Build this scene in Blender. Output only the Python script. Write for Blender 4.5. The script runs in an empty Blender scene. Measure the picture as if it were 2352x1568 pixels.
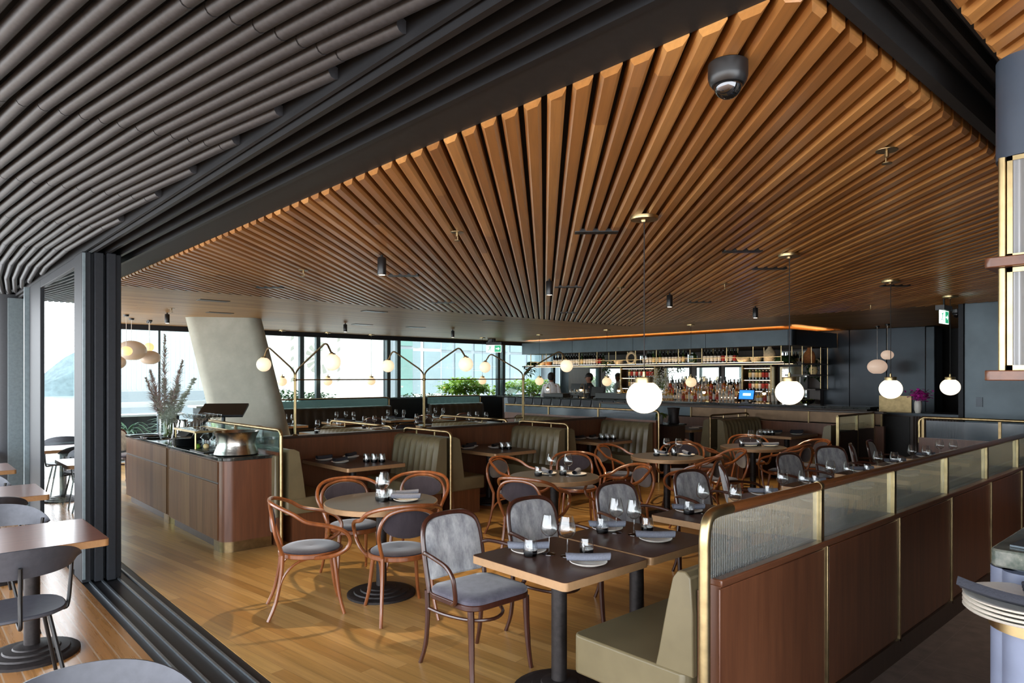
import bpy, math, random
from mathutils import Vector, Matrix
rnd = random.Random(7)
C = bpy.context.scene.collection
PI = math.pi

# ---------------------------------------------------------------- camera data (photo frame 2352 x 1568)
FPX, CAMH, ANG, CX, HY = 1568.0, 1.68, math.radians(47.7), 1176.0, 865.0
CA, SA = math.cos(ANG), math.sin(ANG)
def at(px, py, z):
    """floor-plan position of a point of known height z seen at photo pixel px, py"""
    d = FPX*(CAMH-z)/(py-HY); l = (px-CX)/FPX*d
    return d*CA+l*SA, d*SA-l*CA

# ---------------------------------------------------------------- mesh builder
class MB:
    def __init__(s): s.v = []; s.f = []; s.m = []; s.mi = 0
    def face(s, idx): s.f.append(tuple(idx)); s.m.append(s.mi)
    def add(s, vs, fs):
        b = len(s.v); s.v += [tuple(p) for p in vs]
        for f in fs: s.face([b+i for i in f])
        return s
    def box(s, x0, y0, z0, x1, y1, z1):
        if x1 < x0: x0, x1 = x1, x0
        if y1 < y0: y0, y1 = y1, y0
        if z1 < z0: z0, z1 = z1, z0
        return s.add([(x0,y0,z0),(x1,y0,z0),(x1,y1,z0),(x0,y1,z0),(x0,y0,z1),(x1,y0,z1),(x1,y1,z1),(x0,y1,z1)],
              [(0,3,2,1),(4,5,6,7),(0,1,5,4),(1,2,6,5),(2,3,7,6),(3,0,4,7)])
    def prism(s, poly, z0, z1):
        n = len(poly)
        return s.add([(x,y,z0) for x,y in poly]+[(x,y,z1) for x,y in poly],
              [tuple(range(n-1,-1,-1)), tuple(range(n,2*n))]+[(i,(i+1)%n,n+(i+1)%n,n+i) for i in range(n)])
    def extrude_y(s, prof, y0, y1):
        """closed profile of (x,z), counter-clockwise seen from -y, extruded along y"""
        n = len(prof)
        return s.add([(x,y0,z) for x,z in prof]+[(x,y1,z) for x,z in prof],
              [tuple(range(n)), tuple(range(2*n-1,n-1,-1))]+[(i,n+i,n+(i+1)%n,(i+1)%n) for i in range(n)])
    def extrude_x(s, prof, x0, x1):
        n = len(prof)
        return s.add([(x0,y,z) for y,z in prof]+[(x1,y,z) for y,z in prof],
              [tuple(range(n-1,-1,-1)), tuple(range(n,2*n))]+[(i,(i+1)%n,n+(i+1)%n,n+i) for i in range(n)])
    def lathe(s, prof, cx=0, cy=0, cz=0, n=20):
        b = len(s.v); k = len(prof)
        for r, z in prof:
            for i in range(n):
                a = 2*PI*i/n; s.v.append((cx+r*math.cos(a), cy+r*math.sin(a), cz+z))
        for j in range(k-1):
            for i in range(n):
                s.face((b+j*n+i, b+j*n+(i+1)%n, b+(j+1)*n+(i+1)%n, b+(j+1)*n+i))
        if prof[0][0] > 1e-6: s.face([b+i for i in range(n-1,-1,-1)])
        if prof[-1][0] > 1e-6: s.face([b+(k-1)*n+i for i in range(n)])
        return s
    def sphere(s, c, rx, ry=None, rz=None, nu=18, nv=10, z0=-1.0, z1=1.0):
        ry = ry or rx; rz = rz or rx
        b = len(s.v); t0, t1 = math.asin(max(-1,z0)), math.asin(min(1,z1))
        for j in range(nv+1):
            t = t0+(t1-t0)*j/nv
            for i in range(nu):
                a = 2*PI*i/nu
                s.v.append((c[0]+rx*math.cos(t)*math.cos(a), c[1]+ry*math.cos(t)*math.sin(a), c[2]+rz*math.sin(t)))
        for j in range(nv):
            for i in range(nu):
                s.face((b+j*nu+i, b+j*nu+(i+1)%nu, b+(j+1)*nu+(i+1)%nu, b+(j+1)*nu+i))
        if z0 > -1: s.face([b+i for i in range(nu-1,-1,-1)])
        if z1 < 1: s.face([b+nv*nu+i for i in range(nu)])
        return s
    def tube(s, pts, r, n=8, closed=False, caps=True):
        P = [Vector(p) for p in pts]; k = len(P)
        R = r if isinstance(r, (list, tuple)) else [r]*k
        T = []
        for i in range(k):
            if closed: t = P[(i+1)%k]-P[i-1]
            else: t = P[min(i+1,k-1)]-P[max(i-1,0)]
            T.append(t.normalized() if t.length > 1e-9 else Vector((0,0,1)))
        up = Vector((0,0,1)) if abs(T[0].z) < .9 else Vector((1,0,0))
        N = (up-T[0]*up.dot(T[0])).normalized()
        b = len(s.v)
        for i in range(k):
            N = (N-T[i]*N.dot(T[i])).normalized()
            B = T[i].cross(N)
            for j in range(n):
                a = 2*PI*j/n
                s.v.append(tuple(P[i]+N*(R[i]*math.cos(a))+B*(R[i]*math.sin(a))))
        for i in range(k if closed else k-1):
            i2 = (i+1)%k
            for j in range(n):
                s.face((b+i*n+j, b+i*n+(j+1)%n, b+i2*n+(j+1)%n, b+i2*n+j))
        if caps and not closed:
            s.face([b+j for j in range(n-1,-1,-1)]); s.face([b+(k-1)*n+j for j in range(n)])
        return s
    def grid(s, fn, nu, nv, thick=None):
        """surface fn(u,v) -> point, u,v in 0..1; with thick a closed slab along the normals"""
        P = [[Vector(fn(i/nu, j/nv)) for j in range(nv+1)] for i in range(nu+1)]
        W = nv+1
        if thick is None:
            s.add([p for row in P for p in row], [(i*W+j,(i+1)*W+j,(i+1)*W+j+1,i*W+j+1) for i in range(nu) for j in range(nv)])
            return s
        Q = []
        for i in range(nu+1):
            row = []
            for j in range(nv+1):
                du = P[min(i+1,nu)][j]-P[max(i-1,0)][j]; dv = P[i][min(j+1,nv)]-P[i][max(j-1,0)]
                row.append(P[i][j]-du.cross(dv).normalized()*thick)
            Q.append(row)
        K = (nu+1)*W; id1 = lambda i,j: i*W+j; id2 = lambda i,j: K+i*W+j
        fs = [(id1(i,j),id1(i+1,j),id1(i+1,j+1),id1(i,j+1)) for i in range(nu) for j in range(nv)]
        fs += [(id2(i,j),id2(i,j+1),id2(i+1,j+1),id2(i+1,j)) for i in range(nu) for j in range(nv)]
        for i in range(nu):
            fs += [(id1(i,0),id2(i,0),id2(i+1,0),id1(i+1,0)), (id1(i,nv),id1(i+1,nv),id2(i+1,nv),id2(i,nv))]
        for j in range(nv):
            fs += [(id1(0,j),id1(0,j+1),id2(0,j+1),id2(0,j)), (id1(nu,j),id2(nu,j),id2(nu,j+1),id1(nu,j+1))]
        s.add([p for row in P for p in row]+[p for row in Q for p in row], fs)
        return s
    def leaf(s, p, d, L, w, droop=.5, n=3):
        """one bent leaf blade from p along d"""
        d = Vector(d).normalized(); p = Vector(p)
        side = d.cross(Vector((0,0,1)))
        if side.length < 1e-3: side = Vector((1,0,0))
        side.normalize(); b = len(s.v); k = 0
        for i in range(n+1):
            t = i/n
            q = p+d*(L*t)+Vector((0,0,-droop*L*t*t))
            ww = w*math.sin(PI*min(.97,.12+.88*t))*.5
            s.v.append(tuple(q-side*ww)); s.v.append(tuple(q+side*ww+Vector((0,0,ww*.2))))
        for i in range(n): s.face((b+2*i, b+2*i+1, b+2*i+3, b+2*i+2))
        return s

def rrect(x0, y0, x1, y1, r, n=4):
    out = []
    for cx, cy, a0 in ((x1-r,y1-r,0),(x0+r,y1-r,PI/2),(x0+r,y0+r,PI),(x1-r,y0+r,1.5*PI)):
        for i in range(n+1):
            a = a0+PI/2*i/n; out.append((cx+r*math.cos(a), cy+r*math.sin(a)))
    return out
def smooth(pts, k=4, closed=False):
    P = [Vector(p) for p in pts]; n = len(P); out = []
    for i in range(n if closed else n-1):
        p0 = P[(i-1)%n] if (closed or i > 0) else P[0]; p1 = P[i]; p2 = P[(i+1)%n]; p3 = P[(i+2)%n] if (closed or i+2 < n) else P[-1]
        for j in range(k):
            t = j/k
            out.append(.5*((2*p1)+(p2-p0)*t+(2*p0-5*p1+4*p2-p3)*t*t+(3*p1-p0-3*p2+p3)*t**3))
    if not closed: out.append(P[-1])
    return out

def obj(name, mb, mat, parent=None, loc=None, sharp=38, bevel=None, subsurf=0):
    me = bpy.data.meshes.new(name); me.from_pydata(mb.v, [], mb.f)
    mats = mat if isinstance(mat, (list, tuple)) else [mat]
    for m in mats: me.materials.append(m)
    if len(mats) > 1: me.polygons.foreach_set('material_index', mb.m)
    me.polygons.foreach_set('use_smooth', [True]*len(me.polygons))
    me.set_sharp_from_angle(angle=math.radians(sharp))
    me.update()
    o = bpy.data.objects.new(name, me); C.objects.link(o)
    if parent is not None: o.parent = parent
    if loc: o.location = loc
    if bevel:
        b = o.modifiers.new('bevel', 'BEVEL'); b.width = bevel; b.segments = 2; b.limit_method = 'ANGLE'; b.harden_normals = False
    if subsurf:
        b = o.modifiers.new('sub', 'SUBSURF'); b.levels = subsurf; b.render_levels = subsurf
    return o
def tag(o, label, cat, group=None, kind=None):
    if label: o['label'] = label
    if cat: o['category'] = cat
    if group: o['group'] = group
    if kind: o['kind'] = kind
    return o
def thing(name, label, cat, loc=(0,0,0), rz=0, group=None):
    o = bpy.data.objects.new(name, None); C.objects.link(o); o.empty_display_size = .1
    o.location = loc; o.rotation_euler = (0,0,rz)
    return tag(o, label, cat, group)
def struct(name, mb, mat, **k):
    o = obj(name, mb, mat, **k); o['kind'] = 'structure'; return o
def kids(o): return [c for c in o.children]
def dup(src, loc, rz=0, label=None, group=None, scale=None):
    r = src.copy(); C.objects.link(r); r.location = loc; r.rotation_euler = (0,0,rz)
    if scale: r.scale = (scale,)*3 if not isinstance(scale, tuple) else scale
    if label: r['label'] = label
    if group: r['group'] = group
    for ch in kids(src):
        c = ch.copy(); C.objects.link(c); c.parent = r
        for g in kids(ch):
            d = g.copy(); C.objects.link(d); d.parent = c
    return r
class Kind:
    """first placement uses the model itself, later ones copies of it and of its parts"""
    def __init__(s, make): s.make = make; s.src = None
    def __call__(s, loc, rz=0, label=None, group=None, scale=None):
        if s.src is None:
            s.src = s.make(); o = s.src; o.location = loc; o.rotation_euler = (0,0,rz)
            if scale: o.scale = (scale,)*3 if not isinstance(scale, tuple) else scale
            if label: o['label'] = label
            if group: o['group'] = group
            return o
        return dup(s.src, loc, rz, label, group, scale or (1,1,1))

def ordinal(n):
    ones = ['','first','second','third','fourth','fifth','sixth','seventh','eighth','ninth','tenth','eleventh','twelfth','thirteenth','fourteenth','fifteenth','sixteenth','seventeenth','eighteenth','nineteenth']
    if n < 20: return ones[n]
    t = {2:'twent',3:'thirt',4:'fort',5:'fift',6:'sixt'}[n//10]
    return t+'ieth' if n % 10 == 0 else t+'y-'+ones[n % 10]
# ---------------------------------------------------------------- materials
def lin(c):
    c = c/255.0
    return c/12.92 if c <= .04045 else ((c+.055)/1.055)**2.4
def rgb(r, g, b): return (lin(r), lin(g), lin(b), 1)
MATS = {}
class NT:
    def __init__(s, name):
        s.m = bpy.data.materials.new(name); s.m.use_nodes = True; s.t = s.m.node_tree; s.t.nodes.clear()
        s.out = s.n('ShaderNodeOutputMaterial')
    def n(s, typ, **kw):
        nd = s.t.nodes.new(typ)
        for k, v in kw.items(): setattr(nd, k, v)
        return nd
    def l(s, a, b): s.t.links.new(a, b)
    def val(s, sock, v):
        if isinstance(v, bpy.types.NodeSocket): s.l(v, sock)
        else: sock.default_value = v
    def math(s, op, a, b=None):
        nd = s.n('ShaderNodeMath', operation=op); s.val(nd.inputs[0], a)
        if b is not None: s.val(nd.inputs[1], b)
        return nd.outputs[0]
    def mix(s, f, a, b, blend='MIX'):
        nd = s.n('ShaderNodeMix', data_type='RGBA', blend_type=blend); s.val(nd.inputs[0], f); s.val(nd.inputs[6], a); s.val(nd.inputs[7], b)
        return nd.outputs[2]
    def noise(s, vec, scale, detail=3, rough=.55):
        nd = s.n('ShaderNodeTexNoise'); nd.inputs['Scale'].default_value = scale; nd.inputs['Detail'].default_value = detail; nd.inputs['Roughness'].default_value = rough
        if vec is not None: s.l(vec, nd.inputs['Vector'])
        return nd.outputs['Fac']
    def ramp(s, f, stops):
        nd = s.n('ShaderNodeValToRGB'); s.l(f, nd.inputs[0]); e = nd.color_ramp.elements
        while len(e) < len(stops): e.new(.5)
        for el, (p, c) in zip(e, stops): el.position = p; el.color = c
        return nd.outputs[0]
    def pos(s): return s.n('ShaderNodeNewGeometry').outputs['Position']
    def objco(s): return s.n('ShaderNodeTexCoord').outputs['Object']
    def mapping(s, vec, rot=(0,0,0), scale=(1,1,1), loc=(0,0,0)):
        nd = s.n('ShaderNodeMapping'); s.l(vec, nd.inputs[0]); nd.inputs['Rotation'].default_value = rot; nd.inputs['Scale'].default_value = scale; nd.inputs['Location'].default_value = loc
        return nd.outputs[0]
    def sep(s, vec):
        nd = s.n('ShaderNodeSeparateXYZ'); s.l(vec, nd.inputs[0]); return nd.outputs
    def comb(s, x, y, z):
        nd = s.n('ShaderNodeCombineXYZ'); s.val(nd.inputs[0], x); s.val(nd.inputs[1], y); s.val(nd.inputs[2], z); return nd.outputs[0]
    def white(s, vec):
        nd = s.n('ShaderNodeTexWhiteNoise'); nd.noise_dimensions = '3D'; s.l(vec, nd.inputs[0]); return nd.outputs['Value']
    def bump(s, h, strength=.2, dist=.01):
        nd = s.n('ShaderNodeBump'); nd.inputs['Strength'].default_value = strength; nd.inputs['Distance'].default_value = dist; s.l(h, nd.inputs['Height']); return nd.outputs[0]
    def pr(s, col, rough=.5, metal=0, spec=.5, normal=None, **kw):
        nd = s.n('ShaderNodeBsdfPrincipled'); s.val(nd.inputs['Base Color'], col); s.val(nd.inputs['Roughness'], rough); s.val(nd.inputs['Metallic'], metal); s.val(nd.inputs['Specular IOR Level'], spec)
        for k, v in kw.items(): s.val(nd.inputs[k.replace('_',' ')], v)
        if normal is not None: s.l(normal, nd.inputs['Normal'])
        return nd.outputs[0]
    def done(s, sh): s.l(sh, s.out.inputs[0]); return s.m
def plain(name, col, rough=.5, metal=0, spec=.5, var=.06, scale=30, bump=0, **kw):
    t = NT(name); v = t.objco()
    f = t.noise(v, scale)
    c2 = tuple(max(0, x*(1-2*var)) for x in col[:3])+(1,); c1 = tuple(min(1, x*(1+2*var)) for x in col[:3])+(1,)
    c = t.ramp(f, [(.3, c2), (.7, c1)])
    return t.done(t.pr(c, rough, metal, spec, t.bump(f, bump, .005) if bump else None, **kw))
def grain(name, c1, c2, axis=2, scale=6, rough=.4, spec=.5, var=0.0, coat=0):
    """straight-grained timber, fibres along one object axis"""
    t = NT(name); v = t.objco()
    sc = [scale*5]*3; sc[axis] = scale*.35
    f = t.noise(t.mapping(v, scale=tuple(sc)), 1.0, 6, .65)
    g = t.noise(t.mapping(v, scale=(1.3,1.3,1.3)), 1.2, 2)
    c = t.ramp(f, [(.28, c1), (.72, c2)])
    c = t.mix(t.math('MULTIPLY', g, .5), c, c1)
    return t.done(t.pr(c, rough, 0, spec, t.bump(f, .08, .003), Coat_Weight=coat, Coat_Roughness=.15))
def boards(name, cols, ang, width, length, gap=.02, rough=.35, spec=.5, gapcol=(.01,.008,.006,1), coat=0, glen=.004, gapdepth=.4):
    """long boards laid on a flat surface: local direction ang (radians) from world x"""
    t = NT(name); p = t.mapping(t.pos(), rot=(0,0,-ang)); s = t.sep(p)
    u = t.math('DIVIDE', s[1], width); row = t.math('FLOOR', u); fu = t.math('FRACT', u)
    off = t.math('MULTIPLY', t.white(t.comb(row, 3.1, 7.7)), 7.0)
    w = t.math('ADD', t.math('DIVIDE', s[0], length), off); col = t.math('FLOOR', w); fw = t.math('FRACT', w)
    h = t.white(t.comb(row, col, 1.0))
    n = len(cols); c = t.ramp(h, [((i+.5)/n, k) for i, k in enumerate(cols)])
    gr = t.noise(t.comb(t.math('MULTIPLY', s[0], 1.6), t.math('ADD', t.math('MULTIPLY', s[1], 34), t.math('MULTIPLY', h, 50)), 0.0), 1.0, 5, .6)
    c = t.mix(.55, c, t.mix(1.0, c, t.ramp(gr, [(.25,(.45,.45,.45,1)),(.75,(1.25,1.25,1.25,1))]), 'MULTIPLY'))
    e = t.math('MINIMUM', fu, t.math('SUBTRACT', 1.0, fu)); g1 = t.math('LESS_THAN', e, gap)
    e2 = t.math('MINIMUM', fw, t.math('SUBTRACT', 1.0, fw)); g2 = t.math('LESS_THAN', e2, glen/length*.5 if length else 0)
    g = t.math('MAXIMUM', g1, g2)
    c = t.mix(t.math('MULTIPLY', g, gapdepth), c, gapcol)
    rr = t.math('ADD', t.math('MULTIPLY', gr, .12), rough-.06)
    return t.done(t.pr(c, rr, 0, spec, t.bump(t.math('SUBTRACT', 1.0, g), .25, .002), Coat_Weight=coat, Coat_Roughness=.2))
def glassy(name, tint=(1,1,1,1), ior=1.45, rough=0.0, haze=0.0, hazecol=(.8,.9,.9,1), boost=1.0, ribs=None):
    """thin clear pane: see-through, Fresnel reflection, optional frosting"""
    t = NT(name)
    lw = t.n('ShaderNodeLayerWeight'); lw.inputs[0].default_value = .5; f0 = ((ior-1)/(ior+1))**2
    fres = t.math('ADD', f0, t.math('MULTIPLY', 1-f0, t.math('POWER', lw.outputs['Facing'], 5.0)))
    tr = t.n('ShaderNodeBsdfTransparent'); tr.inputs[0].default_value = tint
    gl = t.n('ShaderNodeBsdfGlossy'); gl.inputs['Roughness'].default_value = rough
    nrm = None
    if ribs:
        s = t.sep(t.objco()); ax, pitch = ribs
        w = t.math('SINE', t.math('MULTIPLY', s[ax], 2*PI/pitch))
        nrm = t.bump(w, .9, pitch*.35); t.l(nrm, gl.inputs['Normal']); t.l(nrm, lw.inputs['Normal'])
    f = t.math('MINIMUM', t.math('MULTIPLY', fres, boost), 1.0)
    m = t.n('ShaderNodeMixShader'); t.l(f, m.inputs[0]); t.l(tr.outputs[0], m.inputs[1]); t.l(gl.outputs[0], m.inputs[2])
    sh = m.outputs[0]
    if haze:
        df = t.n('ShaderNodeBsdfDiffuse'); df.inputs[0].default_value = hazecol
        tl = t.n('ShaderNodeBsdfTranslucent'); tl.inputs[0].default_value = hazecol
        if nrm is not None: t.l(nrm, df.inputs['Normal'])
        a = t.n('ShaderNodeMixShader'); a.inputs[0].default_value = .55; t.l(df.outputs[0], a.inputs[1]); t.l(tl.outputs[0], a.inputs[2])
        b = t.n('ShaderNodeMixShader'); b.inputs[0].default_value = haze; t.l(sh, b.inputs[1]); t.l(a.outputs[0], b.inputs[2]); sh = b.outputs[0]
    return t.done(sh)
def emit(name, col, strength, base=None):
    t = NT(name)
    return t.done(t.pr(base or col, .3, Emission_Color=col, Emission_Strength=strength))

M = {}
def setup_materials():
    B = rgb
    M['slat'] = slat_material()
    wood = [B(172,132,80), B(188,148,94), B(158,118,70), B(196,158,104), B(178,138,86)]
    M['plank_x'] = boards('ceiling planks along x', wood, 0.0, .105, 2.6, .03, .42, .4, gapdepth=.85)
    M['plank_y'] = boards('ceiling planks along y', wood, PI/2, .105, 2.6, .03, .42, .4, gapdepth=.85)
    M['floor'] = boards('honey hardwood floor', [B(180,137,77),B(196,153,89),B(166,123,66),B(188,144,83),B(204,161,99),B(174,129,70)], math.radians(97), .085, 1.5, .02, .32, .5, coat=.15, gapdepth=.35)
    M['deck'] = boards('outdoor deck boards', [B(164,114,60),B(178,126,70),B(152,104,54),B(170,118,64)], PI/2, .092, 3.0, .045, .28, .55, gapcol=(.45,.36,.26,1), coat=.35, gapdepth=.6)  # pale gap colour paints in glare on the board grooves
    M['tile'] = tile_material()
    M['black'] = plain('matt black paint', B(30,30,31), .55, var=.1)
    M['blackgap'] = plain('black void lining', B(18,16,15), .8, var=.1)
    M['track'] = plain('anodised black aluminium', B(28,29,32), .45, .2, var=.06)
    M['rail'] = plain('worn steel rail', B(150,160,168), .35, .9)
    M['frame'] = plain('dark bronze window frame', B(36,39,44), .55, 0, .25)
    M['framelight'] = plain('grey window frame', B(120,134,140), .4, .4)
    M['tubes'] = plain('dark stained timber battens', B(50,51,55), .5, .0, var=.14, scale=60)
    M['steel'] = steel_material('blackened steel panels', B(46,52,58), .3)
    M['steel2'] = steel_material('grey steel panels', B(84,94,100), .42)
    M['blue'] = plain('grey blue lacquer', B(112,120,142), .38, 0, var=.05, scale=8)
    M['bluedark'] = plain('slate blue lacquer', B(60,70,84), .38, 0, var=.05, scale=8)
    M['concrete'] = concrete_material()
    M['leather'] = leather_material('olive leather', B(106,96,71))
    M['leather_dark'] = leather_material('dark brown leather', B(52,46,38))
    M['panel'] = grain('red brown timber panel', B(80,46,29), B(118,73,47), 2, 5, .38, .5, coat=.2)
    M['panel_x'] = grain('red brown timber rail', B(80,46,29), B(116,72,46), 0, 5, .38, .5, coat=.2)
    M['walnut'] = walnut_material()
    M['darkwood'] = grain('dark timber', B(44,31,25), B(70,51,40), 2, 6, .4)
    M['bent'] = grain('amber bentwood', B(106,58,30), B(150,88,47), 2, 5, .28, .5, coat=.4)
    M['bentdark'] = grain('dark brown bentwood', B(48,24,18), B(78,42,30), 2, 5, .28, .5, coat=.4)
    M['brass'] = plain('aged brass', B(182,160,118), .34, 1.0, var=.1, scale=14)
    M['brassd'] = plain('dark brass', B(136,116,84), .36, 1.0, var=.1, scale=14)
    M['chrome'] = plain('polished steel', B(205,205,205), .12, 1.0, var=.03)
    M['silver'] = plain('hammered pewter', B(176,172,164), .24, 1.0, var=.06, scale=60, bump=.15)
    M['iron'] = plain('cast iron', B(44,40,40), .5, .5, var=.15, scale=40)
    M['velvet'] = velvet_material('silver grey velvet', B(186,188,190), B(128,130,136))
    M['velvetseat'] = velvet_material('slate velvet', B(94,92,104), B(74,72,84))
    M['velvetdark'] = velvet_material('charcoal plum velvet', B(58,52,58), B(46,41,47))
    M['railwood'] = grain('bronze brown handrail', B(88,50,26), B(124,76,40), 0, 5, .26, .6, coat=.4)
    M['led3'] = emit('soft shelf light', (1,.62,.30,1), 2.0)
    M['top'] = grain('dark table veneer', B(58,38,32), B(76,50,42), 0, 7, .34, .5)
    M['topedge'] = plain('pale bronze table edging', B(164,130,94), .4, .25, var=.04)
    M['topround'] = grain('grey brown table veneer', B(60,55,49), B(82,75,67), 0, 7, .34, .5)
    M['glass'] = glassy('dimming tinted window glass', (.74,.77,.75,1), 1.45)  # tint put in to dim the bright view outside
    M['doorglass'] = glassy('door glass', (.80,.90,.89,1), 1.5, boost=1.5)
    M['greenglass'] = glassy('green edged screen glass', (.80,.92,.90,1), 1.5, haze=.10, hazecol=(.55,.8,.76,1), boost=1.3)
    M['fluted'] = glassy('fluted glass', (.70,.75,.76,1), 1.55, rough=.04, haze=.17, hazecol=(.45,.52,.53,1), ribs=(0,.014), boost=2.0)
    M['fluted_y'] = glassy('fluted glass along y', (.70,.75,.76,1), 1.55, rough=.04, haze=.17, hazecol=(.45,.52,.53,1), ribs=(1,.014), boost=2.0)
    M['cabglass'] = glassy('fluted cabinet glass', (.86,.88,.9,1), 1.5, rough=.08, haze=.55, hazecol=(.86,.88,.9,1), ribs=(1,.03), boost=1.6)
    M['wine'] = glassy('crystal', (.975,.985,.985,1), 1.5, boost=1.7)
    M['smoke'] = glassy('smoked glass base', (.16,.17,.19,1), 1.5, boost=2.0)
    M['ceramic'] = plain('cream ceramic', B(226,222,214), .3, var=.02)
    M['white'] = plain('white paint', B(232,234,234), .5, var=.02)
    M['napkin'] = plain('slate grey linen', B(114,119,132), .85, var=.06, scale=120, bump=.3)
    M['napkind'] = plain('charcoal linen', B(44,46,55), .85, var=.06, scale=120, bump=.3)
    M['stone'] = stone_material('black marble', B(22,24,24), B(150,150,140), .12)
    M['greenstone'] = stone_material('green brown marble', B(54,68,63), B(190,184,170), .3, 26)
    M['plastic'] = plain('black plastic', B(24,25,27), .35)
    M['outchair'] = plain('graphite powder coat', B(74,76,84), .45, .2)
    M['outtop'] = grain('red brown outdoor table', B(112,60,40), B(148,88,60), 0, 5, .3, .5, coat=.5)
    M['globe'] = emit('opal globe lit', (1,.84,.60,1), .85, (1,.95,.88,1))
    M['globe2'] = emit('opal globe small', (1,.74,.42,1), .42, (.80,.70,.56,1))
    M['bronze'] = plain('bronzed panel', B(122,98,76), .45, .6, var=.08, scale=6)
    M['shell2'] = emit('pale shell shade lit', (1,.70,.52,1), .22, rgb(214,198,184))
    M['frameglare'] = plain('glare lightened window frame', B(78,94,98), .4, .3)  # window glare painted into a lighter teal grey than the other frames
    M['rosette'] = plain('grey stencil', B(150,148,138), .7)
    M['outedge'] = plain('tan table edge', B(176,130,84), .5)
    M['steelglass'] = glassy('smoky screen glass', (.55,.62,.66,1), 1.5, rough=.12, haze=.32, hazecol=(.30,.37,.43,1), boost=1.8)
    M['globedim'] = emit('opal globe on stand', (1,.78,.50,1), .42, (.85,.77,.64,1))
    M['shell'] = emit('woven shell shade', (1,.70,.52,1), .03, rgb(198,186,172))
    M['shellglow'] = emit('glowing small shade', (1,.60,.25,1), .6, rgb(240,200,150))
    M['bulb'] = emit('bar lamp bulb', (1,.62,.28,1), 9.0)
    M['led'] = emit('warm strip light', (1,.45,.14,1), 18.0)
    M['led2'] = emit('warm shelf light', (1,.72,.44,1), 6.0)
    M['spotface'] = emit('downlight lens', (1,.8,.55,1), 4.0)
    M['screen'] = emit('blue till screen', (.02,.16,.8,1), 1.2, (.02,.05,.2,1))
    M['screenlight'] = emit('pale till window', (.6,.8,1,1), 1.0)
    M['exitgreen'] = emit('exit sign green', (.02,.35,.16,1), .55)
    M['exitwhite'] = emit('exit sign white', (.85,1,.92,1), .9)
    M['mirror'] = plain('mirror', B(205,214,212), .03, 1.0, var=.01)
    M['leaf'] = leaf_material('mid green leaf', B(84,120,40), B(140,170,70))
    M['leafd'] = leaf_material('dark green leaf', B(34,62,36), B(74,108,62))
    M['leafblade'] = leaf_material('grey green blade', B(54,92,76), B(140,170,140))
    M['leafbright'] = leaf_material('bright green leaf', B(96,142,30), B(176,206,70))
    M['stem'] = plain('green stem', B(110,130,60), .6)
    M['pampas'] = leaf_material('mauve pampas plume', B(168,142,136), B(206,184,176))
    M['petal'] = leaf_material('white petal', B(230,232,222), B(246,246,240))
    M['pink'] = plain('magenta petal', B(208,50,170), .6, var=.1)
    M['skin'] = plain('skin', B(150,98,74), .5)
    M['hair'] = plain('dark hair', B(26,20,18), .7)
    M['shirt'] = plain('white cotton shirt', B(226,224,228), .8, var=.03, bump=.1)
    M['darkcloth'] = plain('dark cloth', B(30,29,31), .85)
    M['terracotta'] = plain('terracotta', B(196,120,66), .7, var=.1)
    M['claypale'] = plain('pale clay', B(206,184,150), .7, var=.1)
    M['bottled'] = plain('dark bottle glass', B(20,18,18), .12, spec=.7)
    M['bottleg'] = plain('green bottle glass', B(38,60,26), .12, spec=.7)
    M['bottlea'] = plain('amber spirit', B(170,88,30), .12, spec=.7)
    M['bottlec'] = plain('clear spirit bottle', B(168,172,168), .12, spec=.7)
    M['bottlel'] = plain('honey spirit', B(206,160,70), .12, spec=.7)
    M['paper'] = plain('white label', B(226,218,206), .7)
    M['paperr'] = plain('red label', B(170,50,40), .7)
    M['papero'] = plain('cream label', B(226,196,140), .7)
    M['facade'] = plain('white render facade', B(218,217,212), .7, var=.01)
    M['facadegrey'] = plain('pale grey facade', B(140,148,154), .7, var=.03)
    M['corr'] = plain('pale blue cladding', B(190,197,200), .6, var=.02)
    M['winext'] = plain('office window glass', B(110,130,136), .12, .0, .8, var=.1, scale=.4)
    M['winext2'] = plain('teal office glass', B(84,128,120), .12, .0, .8, var=.12, scale=.4)
    M['planter'] = plain('charcoal planter', B(44,48,56), .5)
    M['ledge'] = plain('pale ledge', B(150,150,146), .6)
    M['water'] = plain('harbour water', B(140,150,154), .2, var=.02, scale=.05)
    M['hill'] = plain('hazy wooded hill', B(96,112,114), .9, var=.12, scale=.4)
    M['trunk'] = plain('bark', B(86,70,56), .9)

def slat_material():
    t = NT('warm timber slats'); p = t.mapping(t.pos(), rot=(0,0,-PI/4)); s = t.sep(p)
    row = t.math('FLOOR', t.math('DIVIDE', t.math('ADD', s[1], 40), SLAT_PITCH))
    off = t.math('MULTIPLY', t.white(t.comb(row, 2.0, 5.0)), 3.0)
    seg = t.math('FLOOR', t.math('ADD', t.math('DIVIDE', s[0], 2.4), off))
    h = t.white(t.comb(row, seg, 0.0))
    c = t.ramp(h, [(.1, rgb(152,104,56)), (.35, rgb(178,126,70)), (.6, rgb(164,114,62)), (.85, rgb(196,144,84))])
    gr = t.noise(t.comb(t.math('MULTIPLY', s[0], 2.0), t.math('ADD', t.math('MULTIPLY', s[1], 45), t.math('MULTIPLY', h, 60)), t.math('MULTIPLY', s[2], 45)), 1.0, 5, .6)
    c = t.mix(.5, c, t.mix(1.0, c, t.ramp(gr, [(.25,(.5,.5,.5,1)),(.75,(1.25,1.25,1.25,1))]), 'MULTIPLY'))
    return t.done(t.pr(c, .34, 0, .5, Coat_Weight=.1, Coat_Roughness=.2))
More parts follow.
